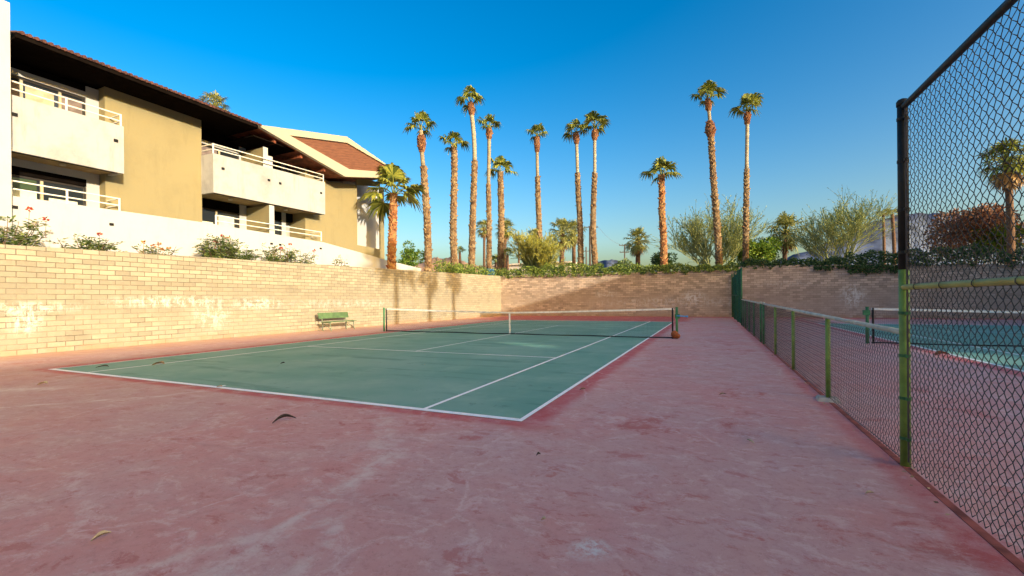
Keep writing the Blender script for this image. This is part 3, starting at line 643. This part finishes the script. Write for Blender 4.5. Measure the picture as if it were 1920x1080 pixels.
def boots(parent, path, z0, z1, rfn, mat, name='leaf_bases', dens=.8, ln=.2):
    mb = MB(); z = z0; k = 0
    while z < z1:
        c = at_z(path, z); r = rfn(z); n = max(5, int(2 * math.pi * r / .2 * dens))
        for j in range(n):
            a = 2 * math.pi * (j + .5 * (k % 2)) / n + rnd(-.15, .15); o = Vector((math.cos(a), math.sin(a), 0)); sd = Vector((-o.y, o.x, 0)); w_ = r * math.pi / n * 1.05
            L = ln * rnd(.6, 1.3); out_ = rnd(.045, .11) * (1 if rnd(0, 1) < .92 else 1.8)
            p0 = c + o * r * .70; b = len(mb.v); zz = Vector((0, 0, rnd(-.02, .02)))
            mb.v += [tuple(p0 - sd * w_ + zz), tuple(p0 + sd * w_ + zz), tuple(p0 + sd * w_ * .6 + o * out_ + Vector((0, 0, L)) + zz), tuple(p0 - sd * w_ * .6 + o * out_ + Vector((0, 0, L)) + zz), tuple(p0 - sd * w_ * .7 + o * out_ * .3 + Vector((0, 0, L * 1.1))), tuple(p0 + sd * w_ * .7 + o * out_ * .3 + Vector((0, 0, L * 1.1)))]
            mb.f += [(b, b + 1, b + 2, b + 3), (b + 3, b + 2, b + 5, b + 4), (b, b + 3, b + 4), (b + 1, b + 5, b + 2)]
        z += .15; k += 1
    return mb.build(name, mat, parent)

def tallpalm(label, base, pts, wl, wu, Rc, ztr, knobs, upper='trunk', bmat='boots', nl=10, droop=.75, group='tall fan palms behind the walls', fine=True, el=(88, 6), lowmat='trunkb', n=15, frond='frond', size=.66, knobr=.34):
    p0 = (pts[0][0], pts[0][1], 2.55); P = [p0] + [q for q in pts if q[2] > 3.2]
    t = thing('palm_tree', label, 'palm tree', (p0[0], p0[1], 2.7), group)
    path = catmull(P, .5 if fine else 1.2); top = path[-1]
    if ztr is None: ztr = top.z
    def r(z):
        f = (z - 2.7) / max(1, ztr - 2.7)
        if z <= ztr: return wl * (1.12 - .22 * min(1, f)) * (1 + .05 * noise.noise(Vector((z * 1.5, base[0], 0))))
        return wu
    lo = [q for q in path if q.z <= ztr + .01]; up_ = [q for q in path if q.z > ztr]
    if len(lo) > 1: a = MB(); a.tube(lo, [r(q.z) * (.74 if fine else 1) for q in lo], 9); tr = a.build('trunk', lowmat, t, True)
    if up_:
        a = MB(); s0 = at_z(path, ztr); a.tube([s0] + up_, [wu * 1.1] + [wu] * len(up_), 9); a.build('upper_trunk', upper, t, True)
    if fine and len(lo) > 1: boots(t, path, 2.8, ztr, r, bmat)
    for (z0, z1, kr) in knobs:
        boots(t, path, z0, z1, (lambda a_, b_, k_: (lambda z: wu + (k_ - wu) * math.sin(math.pi * min(1, max(.12, (z - a_) / (b_ - a_) * .8 + .12)))))(z0, z1, kr), 'knob', 'old_leaf_boss', 1.2, .17)
    crown(t, top + Vector((0, 0, .12 if fine else -.05)), Rc * (rnd(1.1, 1.25) if fine else 1.), nl + (random.choice((-1, 0, 1, 2)) if fine else 0), el[0], el[1] + (rnd(-14, 8) if fine else 0), frond, droop * rnd(.75, 1.2), n=n, size=size)
    return t
tallpalm('tall palm with red-brown boss, first to the right of the white building', [-16.6, 22.38], [[-16.6, 22.38, 3.86], [-16.62, 22.37, 6.17], [-16.73, 22.32, 8.86], [-16.86, 22.26, 10.98], [-16.95, 22.22, 12.13], [-17.01, 22.2, 13.67]], 0.269, 0.154, 1.25, 11.0, [(12.1, 13.25, .36)])
tallpalm('shaggy-trunked palm without a smooth neck, second right of the building', [-16.8, 26.32], [[-16.8, 26.32, 3.91], [-16.86, 26.3, 6.69], [-16.79, 26.32, 9.69], [-16.73, 26.35, 12.26], [-16.76, 26.34, 13.63]], 0.289, 0.236, 1.3, None, [])
tallpalm('tallest palm of the left group, with long smooth pale-green neck', [-17.0, 29.5], [[-17.0, 29.5, 3.87], [-16.89, 29.55, 7.58], [-16.78, 29.59, 10.36], [-16.67, 29.64, 13.38], [-16.73, 29.62, 15.93], [-16.97, 29.51, 18.49]], 0.302, 0.19, 1.45, 13.4, [(17.5, 18.5, .34)], 'trunkp')
tallpalm('slim tall palm just left of the short shaggy palm over the wall corner', [-17.0, 32.89], [[-17.0, 32.89, 4.55], [-16.97, 32.91, 8.06], [-16.98, 32.9, 12.07], [-16.91, 32.93, 15.07], [-16.89, 32.94, 17.48]], 0.251, 0.175, 1.4, 12.2, [(16.5, 17.5, .32)])
tallpalm('shorter thick shaggy palm rising directly over the corner of the walls', [-16.6, 34.5], [[-16.6, 34.5, 4.64], [-16.47, 34.55, 8.25], [-16.49, 34.55, 11.35], [-16.52, 34.53, 13.68]], 0.336, 0.310, 1.6, None, [])
tallpalm('tall palm standing out of the feathery yellow-green tree', [-12.77, 35.0], [[-12.72, 35.02, 4.52], [-12.74, 35.01, 8.05], [-12.81, 34.98, 11.07], [-12.84, 34.97, 13.09], [-12.86, 34.96, 15.6], [-12.85, 34.96, 16.76]], 0.277, 0.151, 1.25, 12.9, [(15.3, 16.7, .32)])
tallpalm('left palm of the close pair of tall thin palms', [-8.71, 34.5], [[-8.62, 34.54, 4.34], [-8.64, 34.53, 7.69], [-8.79, 34.47, 11.04], [-8.82, 34.45, 12.71], [-8.88, 34.42, 15.58], [-8.92, 34.41, 16.3]], 0.263, 0.144, 1.15, 12.7, [(15.3, 16.3, .33)], 'trunkp')
tallpalm('right palm of the close pair of tall thin palms', [-7.38, 34.0], [[-7.21, 34.08, 4.25], [-7.35, 34.01, 7.52], [-7.24, 34.06, 10.79], [-7.18, 34.09, 12.42], [-7.16, 34.1, 15.45], [-7.15, 34.1, 16.25]], 0.257, 0.140, 1.35, 12.4, [(15.3, 16.2, .33)], 'trunkp')
tallpalm('lower shaggy brown palm standing alone behind the shaded far wall', [-1.52, 34.0], [[-1.48, 34.02, 3.81], [-1.5, 34.01, 6.22], [-1.6, 33.96, 8.41], [-1.59, 33.97, 10.17], [-1.62, 33.96, 11.4]], 0.285, 0.24, 1.6, None, [], bmat='boots2')
tallpalm('leaning palm with two swollen bosses, highest in the right part', [2.51, 34.2], [[2.63, 34.25, 4.31], [2.5, 34.2, 7.26], [2.29, 34.11, 10.63], [2.1, 34.02, 14.63], [1.99, 33.97, 16.32], [1.92, 33.94, 16.95]], 0.253, 0.13, 1.5, 14.4, [(14.0, 15.3, .45), (16.2, 16.95, .28)], 'trunk')
tallpalm('straight palm with a white-grey neck to the right of the leaning palm', [4.52, 34.0], [[4.48, 33.98, 3.8], [4.54, 34.01, 7.07], [4.61, 34.04, 11.17], [4.68, 34.07, 14.44], [4.69, 34.08, 15.67]], 0.205, 0.133, 1.3, 11.2, [(14.7, 15.6, .27)], 'trunkp')
npalm = tallpalm('short palm with orange diamond-patterned trunk beside the building end', [-16.1, 17.73], [[-16.13, 17.71, 3.21], [-16.09, 17.73, 4.53], [-16.02, 17.76, 6.19], [-15.97, 17.78, 7.68], [-15.96, 17.78, 7.95]], 0.27, 0.2, 1.85, None, [], bmat='boots2', nl=14, droop=.5, el=(86, -22), n=19, size=.62)
# smaller palms farther off
FAR = [
 ('distant full palm seen left of the slim palm trunk', [[-32.57, 61.98, 7.02], [-32.53, 62.0, 12.38], [-32.6, 61.97, 13.45]], .22, .18, 1.8, 'r'),
 ('distant full palm half hidden by the trunk over the corner', [[-25.28, 54.27, 6.25], [-25.18, 54.32, 9.73], [-25.09, 54.36, 11.81]], .27, .23, 1.9, 'r'),
 ('small distant palm with a cone of dead brown leaves', [[-29.22, 68.93, 7.34], [-29.2, 68.94, 10.2], [-29.18, 68.95, 12.2]], .19, .14, 1.2, 's'),
 ('broad round-headed palm left of the close pair of thin palms', [[-14.68, 48.03, 5.44], [-14.6, 48.07, 8.05], [-14.53, 48.1, 9.49]], .30, .26, 2.25, 'r'),
 ('round-headed palm partly behind the left palm of the thin pair', [[-14.69, 53.49, 5.79], [-14.67, 53.5, 8.65], [-14.65, 53.51, 10.43]], .25, .21, 2.0, 'r'),
 ('round palm head showing through the feathery yellow-green tree', [[-20.17, 53.25, 5.98], [-20.15, 53.26, 8.94], [-20.14, 53.27, 10.26]], .26, .22, 1.4, 'r'),
 ('stout round-headed palm between the utility pole and the lone shaggy palm', [[-5.68, 48.73, 5.14], [-5.66, 48.74, 6.99], [-5.65, 48.74, 8.11]], .28, .28, 1.9, 'r'),
 ('big round-headed palm right of the rounded bright green tree', [[9.58, 53.3, 4.85], [9.65, 53.33, 7.23], [9.72, 53.36, 8.71]], .24, .24, 2.5, 'r'),
 ('far thin palm with flat spreading head, left of the two by the fence post', [[27.59, 85.34, 8.36], [27.54, 85.31, 12.22], [27.48, 85.29, 14.62]], .21, .21, 1.8, 'f'),
 ('far thin palm with flat head, closer to the tall fence post', [[30.58, 91.04, 8.73], [30.45, 90.98, 12.8], [30.3, 90.91, 15.34]], .27, .23, 1.7, 'f'),
 ('dark palm with brown dead skirt behind the tall fence mesh', [[26.57, 49.89, 4.93], [26.51, 49.86, 8.74], [26.36, 49.8, 12.07], [26.29, 49.76, 13.5]], .26, .24, 2.6, 'd'),
 ('palm head showing just above the tiled roof', [[-60.59, 35.36, 13.76], [-60.51, 35.39, 24.09], [-60.47, 35.41, 28.52]], .26, .22, 2.2, 'r'),
 ('low young palm behind the wall, between two tall trunks', [[-19.86, 40.27, 5.14], [-19.85, 40.27, 5.61]], .18, .18, 1.5, 'y'),
 ('small dark palm behind the thick trunk over the corner', [[-19.49, 42.62, 5.27], [-19.48, 42.62, 6.6]], .16, .16, 1.3, 'y'),
 ('narrow young palm just right of the second tall palm trunk', [[-22.48, 36.92, 5.31], [-22.52, 36.9, 6.6]], .14, .14, .95, 'y'),
]
for lab, pts, a_, b_, rc, st in FAR:
    kw = dict(fine=False, group='smaller palms beyond the walls', frond='frond2', n=9)
    if st == 'r': kw.update(nl=50, droop=.45, el=(85, -55), size=.42)
    elif st == 's': kw.update(nl=18, droop=.5, el=(85, 0), size=.55)
    elif st == 'f': kw.update(nl=16, droop=.35, el=(60, 0), size=.55)
    elif st == 'd': kw.update(nl=44, droop=.4, el=(85, -45), size=.5, frond='frond')
    else: kw.update(nl=14, droop=.6, el=(85, 5), size=.6, frond='frond')
    rc *= 1.18 if st == 'r' else 1.
    t = tallpalm(lab, [pts[0][0], pts[0][1]], pts, a_, b_, rc, None, [], lowmat='trunkb', **kw)
    top = Vector(pts[-1])
    if st in 'sd': crown(t, top + Vector((0, 0, -.25 * rc)), rc * (.9 if st == 'd' else .8), 26, -35, -80, 'dead', .3, name='dead_fronds', n=8, size=.5)
    if st == 'r': crown(t, top + Vector((0, 0, -.15 * rc)), rc * .8, 12, -55, -80, 'dead', .3, name='dead_fronds', n=7, size=.45)
# palms outside the frame whose shadows fall on the left wall
for i, (x, y, z, rc) in enumerate([(25, -1.0, 14.6, 2.2), (25, 2.5, 13.9, 1.5), (25, 5.6, 13.9, 1.4)]):
    pts = [[x, y, 3.3], [x + .1, y, z * .6], [x, y, z]]
    t = thing('palm_tree', ('widest-crowned palm beyond the second court, shading the left wall', 'middle palm of the three beyond the second court', 'small-crowned palm beyond the second court, nearest the far wall')[i], 'palm tree', (x, y, 0), 'palms beside the second court')
    path = catmull([[x, y, 0]] + pts, .8); a = MB(); a.tube(path, [.2] * len(path), 8); a.build('trunk', 'trunkb', t, True)
    crown(t, path[-1], rc, 22, 85, -40, 'frond', .7)

# ------------------------------------------------------------------ wispy trees, leafy trees
def wispy(label, base, H, W, stems, leafm, dens=1., lean=(0, 0), name='palo_verde_tree'):
    b = Vector((base[0], base[1], 2.6)); t = thing(name, label, 'tree', (b.x, b.y, 2.7), 'feathery trees behind the walls')
    tr = MB(); tw = MB(); lf = MB()
    def grow(p, d, L, r, lev):
        k = 4; pts = [p]; dd = d.copy()
        for i in range(k):
            dd = (dd + Vector((rnd(-.1, .1), rnd(-.1, .1), rnd(-.06, .1)))).normalized(); pts.append(pts[-1] + dd * L / k)
        (tr if lev < 2 else tw).tube(pts, [r * (1 - .45 * i / k) for i in range(k + 1)], 5 if lev < 2 else 3, False)
        if lev >= 3:
            for i in range(int(9 * dens)):
                q = pts[0].lerp(pts[-1], rnd(.1, 1.)); ld = (dd + Vector((rnd(-.6, .6), rnd(-.6, .6), rnd(-.5, .5)))).normalized()
                lf.leaf(q, ld, Vector((rnd(-1, 1), rnd(-1, 1), 1)), rnd(.14, .30), .026)
            if lev >= 4: return
        nb = (0, 5, 6, 6, 0)[lev] if lev else 0
        for i in range(nb):
            f = rnd(.35, 1.) if i < nb - 1 else 1.; q = pts[0].lerp(pts[-1], f) if f < 1 else pts[-1]
            if f < 1: j = f * k; q = pts[int(j)].lerp(pts[min(k, int(j) + 1)], j - int(j))
            a = Vector((rnd(-1, 1), rnd(-1, 1), rnd(-.45, .8))).normalized(); nd = (dd * 1. + a * .75 + Vector((0, 0, .08))).normalized()
            grow(q, nd, L * rnd(.55, .8), r * .55, lev + 1)
    for s_ in range(stems):
        az = 2 * math.pi * s_ / stems + rnd(-.3, .3); tilt = rnd(.25, 1.0) * W / H
        d = Vector((math.cos(az) * tilt + lean[0], math.sin(az) * tilt + lean[1], 1)).normalized()
        grow(b + Vector((math.cos(az) * .15, math.sin(az) * .15, 0)), d, H * .42 * rnd(.85, 1.1), .09, 1)
    tr.build('trunk', 'pvw', t, True); tw.build('branches', 'pvw', t); lf.build('foliage', leafm, t)
wispy('wide feathery green tree behind the wall round the leaning palm', (2.4, 43.56), 8.4, 7.4, 9, 'pvl', 1.)
wispy('airy bare-looking green tree just left of the tall fence post', (13.3, 48.4), 9.2, 5.2, 7, 'pvl', .8)
wispy('dense yellow-green feathery tree in front of a tall palm trunk', (-12.5, 33.7), 5.2, 2.6, 9, 'pvly', 1.)

def leafy(name, label, cat, base, zc, rx, rz, n, mat, group=None, wood=True, leafL=.22, clumps=16, zb=2.6):
    b = Vector((base[0], base[1], zb)); t = thing(name, label, cat, (b.x, b.y, 2.7), group)
    cs = []; 
    for i in range(clumps):
        d = Vector((rnd(-1, 1), rnd(-1, 1), rnd(-1, 1))); d = d.normalized() * rnd(.3, .85)
        cs.append((Vector((b.x + d.x * rx, b.y + d.y * rx, zc + d.z * rz)), rnd(.28, .5)))
    if wood:
        a = MB()
        for c_, r_ in cs[:9]: a.tube([b + Vector((rnd(-.1, .1), rnd(-.1, .1), 0)), b.lerp(c_, .5) + Vector((rnd(-.15, .15), rnd(-.15, .15), 0)), c_], [.09, .05, .015], 5, False)
        a.build('trunk', 'wood2', t)
    a = MB()
    for i in range(n):
        c_, r_ = random.choice(cs); d = Vector((random.gauss(0, 1), random.gauss(0, 1), random.gauss(0, 1))).normalized() * rnd(.4, 1.) ** .5
        p = c_ + Vector((d.x * rx * r_, d.y * rx * r_, d.z * rz * r_)); ld = (d + Vector((rnd(-.7, .7), rnd(-.7, .7), rnd(-.7, .7)))).normalized()
        a.leaf(p, ld, Vector((rnd(-1, 1), rnd(-1, 1), rnd(-1, 1))), leafL * rnd(.6, 1.3), leafL * .28)
    a.build('foliage', mat, t); return t
leafy('broadleaf_tree', 'rounded bright green tree between the white-necked palm and round palm', 'tree', (6.07, 47.4), 5.9, 2.3, 1.7, 5200, 'treeg', leafL=.3)
leafy('bougainvillea_bush', 'large rust-red bush seen through the tall fence mesh', 'bush', (26.6, 56.6), 8.3, 3.9, 2.6, 6500, 'redl', leafL=.34, clumps=26)
leafy('broadleaf_tree', 'yellow-green bush in front of the rust-red bush', 'bush', (27.9, 54.7), 6.9, 1.9, 1.5, 3000, 'treeg', leafL=.28)
leafy('broadleaf_tree', 'yellow-green tree at the right picture edge behind the fence mesh', 'tree', (31.5, 52.), 7.4, 2.6, 2.8, 4200, 'treeg', leafL=.3)
leafy('broadleaf_tree', 'small dark bush at the foot of the lone shaggy palm', 'bush', (-1.74, 37.5), 4.7, 1.1, .9, 1800, 'treed')
leafy('broadleaf_tree', 'soft green tree just right of the short palm by the building end', 'tree', (-25.75, 32.2), 5.6, 1.5, 1.5, 2400, 'treeg')
leafy('broadleaf_tree', 'dark bushy tree partly hidden behind the big round palm', 'tree', (7.9, 55), 6.8, 1.4, 1.8, 2200, 'treed')
leafy('broadleaf_tree', 'pale green scrubby bush left of the yellow-green feathery tree', 'bush', (-15., 40), 5.1, 1.6, 1.0, 1500, 'pvl')
leafy('broadleaf_tree', 'low olive bush right of the thin pair of palms', 'bush', (-6.2, 42), 4.6, 1.2, .7, 1200, 'shrub')
leafy('broadleaf_tree', 'low green bush between the second and third tall palm trunks', 'bush', (-18.6, 29.6), 4.1, .9, .6, 900, 'treed')

# shrubs in the planting strip above the left wall
def shrub(label, y0, y1, ztop, n, flowers, fm='flower'):
    yc = (y0 + y1) / 2; t = thing('flowering_shrub', label, 'shrub', (-16.25, yc, 2.7), 'flowering shrubs above the block wall')
    st = MB(); lf = MB(); k = max(5, int((y1 - y0) * 13))
    for i in range(k):
        y = rnd(y0 + .1, y1 - .1); b = Vector((-16.25 + rnd(-.2, .2), yc + (y - yc) * .6, 2.65)); e = Vector((-16.2 + rnd(-.35, .45), y, ztop - rnd(0, .55) * (1 + abs(y - yc) / (y1 - y0)) * (ztop - 2.9)))
        m_ = b.lerp(e, .5) + Vector((rnd(-.08, .08), rnd(-.08, .08), .1)); st.tube([b, m_, e], [.016, .011, .005], 4, False)
        for j in range(n):
            f = rnd(.2, 1.); q = b.lerp(m_, f * 2) if f < .5 else m_.lerp(e, f * 2 - 1); d = Vector((rnd(-1, 1), rnd(-1, 1), rnd(-.35, .5))).normalized()
            # feather leaf: a rachis of small leaflets
            for s_ in range(5): lf.leaf(q + d * (.05 + .045 * s_), (d.cross(Vector((0, 0, 1))) * (1 if s_ % 2 else -1) + d * .8).normalized(), Vector((rnd(-.8, .8), rnd(-.8, .8), 1)), .12, .030)
    st.build('stems', 'wood2', t); lf.build('foliage', 'shrub', t)
    for (y, z) in flowers:
        a = MB(); c_ = Vector((-16.15, y, z))
        for j in range(14):
            d = Vector((rnd(-1, 1), rnd(-1, 1), rnd(-.6, 1))).normalized(); a.leaf(c_ + d * .015, d, Vector((rnd(-1, 1), rnd(-1, 1), rnd(-1, 1))), .085, .03)
        a.tube([c_, c_ + Vector((-.05, 0, -.55))], .006, 3); a.build('flower', fm, t)
shrub('feathery shrub with tall red flowers, leftmost above the wall', -.4, 2.0, 3.95, 15, [(1.52, 4.17), (1.88, 3.95)])
shrub('sparse feathery shrub with one reddish bud, second from the left', 2.1, 3.7, 3.55, 13, [(3.16, 3.65)])
shrub('thin small shrub with orange flowers, between two larger shrubs', 4.1, 5.5, 3.5, 5, [(4.4, 3.53), (4.87, 3.53), (4.7, 3.45), (5.2, 3.42), (5.0, 3.35)], 'flowero')
shrub('widest and densest shrub with red flowers, below the second balcony', 6.1, 8.75, 4.0, 26, [(7.16, 4.1), (7.34, 4.04), (6.9, 3.85)])
shrub('spreading shrub with scattered red flowers, right of the densest one', 8.8, 12., 3.95, 13, [(10.39, 4.12), (9.6, 3.75), (11.79, 3.97), (9.9, 3.9)])
shrub('tiny wispy shrub standing alone near the orange-trunked palm', 12.95, 14.05, 3.8, 4, [])

# ivy over the far walls
def ivy(name, label, segs, mat, n, kind='stuff'):
    a = MB()
    for (x0, x1, zt, zlo, dn) in segs:
        for i in range(int((x1 - x0) * n * dn)):
            x = rnd(x0, x1); hh = noise.noise(Vector((x * 1.6, 3.1, zt))) ; top = zt + .38 * hh; lowz = zlo + .3 * noise.noise(Vector((x * 2.3, 9., 1)))
            z = lowz + (top - lowz) * rnd(0, 1) ** .8; y = 32.1 + rnd(-.22, .35) - (.10 if z < 3.5 else 0)
            if z < 3.55: y = rnd(31.8, 31.97)
            d = Vector((rnd(-1, 1), rnd(-1, .3), rnd(-1, .4))).normalized(); a.leaf(Vector((x, y, z)), d, Vector((rnd(-.5, .5), -1, rnd(-.3, .8))), rnd(.09, .19), .05)
    return tag(a.build(name, mat), label, 'ivy', kind=kind)
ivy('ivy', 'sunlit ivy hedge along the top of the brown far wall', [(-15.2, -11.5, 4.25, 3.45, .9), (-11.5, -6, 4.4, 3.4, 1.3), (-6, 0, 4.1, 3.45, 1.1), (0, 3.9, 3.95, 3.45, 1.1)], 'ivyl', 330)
ivy('ivy', 'ivy in shade-dark green hanging over the top of the mauve-brown wall on the right', [(3.9, 8.5, 4.15, 3.6, .9), (8.5, 10.4, 4.05, 3.3, 1.2), (10.4, 13.2, 4.35, 2.95, 1.7), (13.2, 17.6, 4.4, 3.35, 1.3), (17.6, 23, 4.1, 3.2, .9)], 'ivy', 330)
tw_ = MB()
for i in range(26):
    x = rnd(-13.5, -5.5); L_ = rnd(.25, .75); p0 = Vector((x, 32.05, 3.68)); p1 = p0 + Vector((rnd(-.15, .15), -L_ * .6, .08)); p2 = p0 + Vector((rnd(-.25, .25), -L_, rnd(-.25, .0)))
    tw_.tube([p0, p1, p2], [.008, .007, .004], 4)
    for j in range(9): q = p0.lerp(p1, j / 4.5) if j < 5 else p1.lerp(p2, (j - 4.5) / 4.5); tw_.leaf(q, Vector((rnd(-1, 1), rnd(-1, .2), rnd(-1, .4))).normalized(), Vector((rnd(-1, 1), -1, rnd(-1, 1))), rnd(.07, .14), .035)
tag(tw_.build('ivy_tendrils', 'ivyl'), 'leafy ivy shoots reaching out over the sunlit end of the far wall', 'ivy', kind='stuff')
hd = MB()
for i in range(4200):
    y = rnd(22.4, 33.5); z = 3.3 + rnd(0, 1) ** 1.3 * (.95 + .25 * noise.noise(Vector((y * 1.5, 0, 0)))); x = -15.9 + rnd(-.5, .3)
    hd.leaf(Vector((x, y, z)), Vector((rnd(-1, 1), rnd(-1, 1), rnd(-.6, 1))).normalized(), Vector((1, rnd(-1, 1), rnd(-.3, 1))), rnd(.09, .18), .05)
tag(hd.build('hedge', 'ivyl'), 'clipped low green hedge behind the end of the sunlit left wall', 'hedge', kind='stuff')

# ------------------------------------------------------------------ poles, wire, houses, bin
def upole(label, x, y, z, arms, r):
    t = thing('utility_pole', label, 'utility pole', (x, y, 2.7), 'utility poles in the distance')
    a = MB(); a.tube([(x, y, 2.6), (x, y, z)], [r, r * .7], 8); a.build('pole', 'pole', t, True)
    for (p, q) in arms:
        a = MB(); a.tube([p, q], .09, 4); [a.tube([Vector(p).lerp(Vector(q), f), Vector(p).lerp(Vector(q), f) + Vector((0, 0, .25))], .05, 5) for f in (.05, .35, .95)]; a.build('crossarm', 'pole', t)
upole('wooden utility pole with one crossarm just left of the right palm of the pair', -17.6, 74.1, 14.46, [((-18.54, 73.66, 14.28), (-16.28, 74.66, 14.26))], .22)
upole('farther short utility pole beside the taller one', -25.8, 103.2, 14.26, [((-26.41, 102.99, 13.22), (-25.09, 103.57, 13.21))], .2)
upole('utility pole with two crossarms left of the stout round palm', -12.82, 81.66, 11.78, [((-13.75, 81.25, 11.59), (-12.18, 81.95, 11.57)), ((-13.67, 81.29, 10.27), (-12.0, 82.02, 10.26))], .15)
a = MB(); P0 = Vector((-16.28, 74.66, 14.4)); P1 = Vector((-13.75, 81.25, 11.8)); a.tube([P0.lerp(P1, i / 10) - Vector((0, 0, .5 * math.sin(math.pi * i / 10))) for i in range(11)], .02, 3, False)
tag(a.build('power_line', 'pole'), 'thin sagging wire strung between the two larger utility poles', 'wire')
def house(label, x0, x1, y0, y1, z1):
    t = thing('house', label, 'house', ((x0 + x1) / 2, (y0 + y1) / 2, 2.7), 'low houses beyond the walls')
    a = MB(); a.box(x0, x1, y0, y1, 2.6, z1); a.build('wall', 'house', t); a = MB(); a.box(x0 - .4, x1 + .4, y0 - .4, y1 + .4, z1 + .001, z1 + .25); a.build('roof', 'house', t)
    w_ = x0 + 1.2
    while w_ + 1.4 < x1: a = MB(); a.box(w_, w_ + 1.2, y0 - .03, y0 + .03, 4.2, z1 - .8); a.build('window', 'glass', t); w_ += 3.2
house('low pale house behind the left part of the far wall', -33, -19, 66, 74, 7.4)
t = thing('storage_bin', 'small blue plastic bin behind the hedge at the wall corner', 'bin', (-16.15, 31.0, 2.7))
a = MB(); a.hexa([(-16.5, 30.4, 3.2), (-15.9, 30.4, 3.2), (-15.9, 31.6, 3.2), (-16.5, 31.6, 3.2), (-16.6, 30.3, 4.1), (-15.8, 30.3, 4.1), (-15.8, 31.7, 4.1), (-16.6, 31.7, 4.1)]); a.box(-16.45, -15.95, 30.5, 31.5, 2.6, 3.2); a.build('body', 'bluebin', t)
a = MB(); a.box(-16.65, -15.77, 30.25, 31.75, 4.1, 4.17); a.build('lid', 'bluebin', t)

# ------------------------------------------------------------------ litter on the courts
lt = MB()
for i in range(520):
    k_ = random.random()
    if k_ < .45: x, y = -15.33 + abs(random.gauss(0, .35)), rnd(-4, 31)
    elif k_ < .65: x, y = rnd(-15, 20), 31.95 - abs(random.gauss(0, .3))
    elif k_ < .85: x, y = FX + random.gauss(-.06, .08), rnd(-2.5, 20)
    else: x, y = rnd(-12, 9), rnd(-3.5, 28)
    a_ = rnd(0, 6.28); L_ = rnd(.015, .06) * (1 if k_ < .85 else .7); lt.leaf(Vector((x, y, .012 + rnd(0, .01))), Vector((math.cos(a_), math.sin(a_), rnd(-.1, .3))).normalized(), Vector((rnd(-.4, .4), rnd(-.4, .4), 1)), L_, L_ * .28)
tag(lt.build('leaf_litter', leafmat('litter_leaf', (.16, .09, .04), (.5, .38, .2), None, .05)), 'tiny dry leaves and grit blown against the walls and fence', 'leaf litter', kind='stuff')

def dleaf(label, x, y, L, W, rot, curl, mat, hump=.0, name='dry_leaf'):
    a = MB(); k = 8; d = Vector((math.cos(rot), math.sin(rot), 0)); s_ = Vector((-d.y, d.x, 0)); z0 = .012
    top = []; 
    for i in range(k + 1):
        f = i / k; wv = W * math.sin(math.pi * (f * .9 + .06)) ; c_ = Vector((x, y, z0)) + d * L * (f - .5) + Vector((0, 0, hump * math.sin(math.pi * f) + curl * f * f)) + s_ * L * .12 * math.sin(f * 3)
        top.append((c_ - s_ * wv + Vector((0, 0, wv * .7)), c_, c_ + s_ * wv + Vector((0, 0, wv * .9))))
    for i in range(k):
        for j in (0, 1): a.quad(top[i][j], top[i][j + 1], top[i + 1][j + 1], top[i + 1][j])
    b = a.v[:]; fc = a.f[:]; n0 = len(a.v); a.v += [(p[0], p[1], p[2] + .003) for p in b]; a.f += [tuple(n0 + q for q in reversed(f)) for f in fc]
    return tag(a.build(name, mat), label, 'leaf' if name == 'dry_leaf' else 'palm sheath', 'dry leaves and scraps on the court')
dleaf('dark curled palm sheath lying on the red concrete below the baseline', -2.53, -1.07, .25, .03, 1.0, .02, 'darkleaf', .045, 'palm_sheath')
dleaf('pale curled leaf nearest the bottom left corner of the court', -1.31, -3.31, .09, .018, 1.2, .02, 'paleleaf', .01)
dleaf('pale narrow leaf on the pink concrete left of the tall fence post', 2.33, .13, .09, .013, 2.3, .01, 'paleleaf', .008)
dleaf('small tan leaf nearest the concrete footing of the low fence', 2.14, 2.35, .10, .014, .4, .01, 'dryleaf', .01)
dleaf('little brown leaf beside the right sideline', .19, 1.95, .09, .02, .2, .02, 'dryleaf', .01)
dleaf('tiny dark leaf below the corner of the baseline', .58, -1.01, .04, .014, .5, .012, 'darkleaf', .01)
dleaf('tiny pale chip of leaf in the lower middle', 1.02, -2.1, .032, .012, .1, .012, 'paleleaf', .008)
dleaf('brown leaf lying on the left singles line', -9.29, 1.2, .30, .05, .3, .03, 'dryleaf', .03)
dleaf('small dark leaf in the middle of the near backcourt', -6.82, 2.38, .10, .025, .3, .02, 'darkleaf', .01)
dleaf('pale scrap touching the baseline', -5.37, .02, .12, .02, .1, .01, 'paleleaf', .01)
dleaf('pale brown leaf out on the red concrete at far left', -8.52, -.97, .16, .035, .5, .02, 'paleleaf', .02)
dleaf('tiny pale leaf near the bottom of the tall fence', 3.0, -.85, .05, .011, .1, .01, 'paleleaf', .005)
dleaf('long dark leaf just inside the baseline at its left end', -10.1, .55, .30, .025, .35, .02, 'darkleaf', .02)
t = dleaf('reddish leaf heap on the court past the fence', 6.9, 8.8, .3, .07, .2, .03, 'rust', .04)
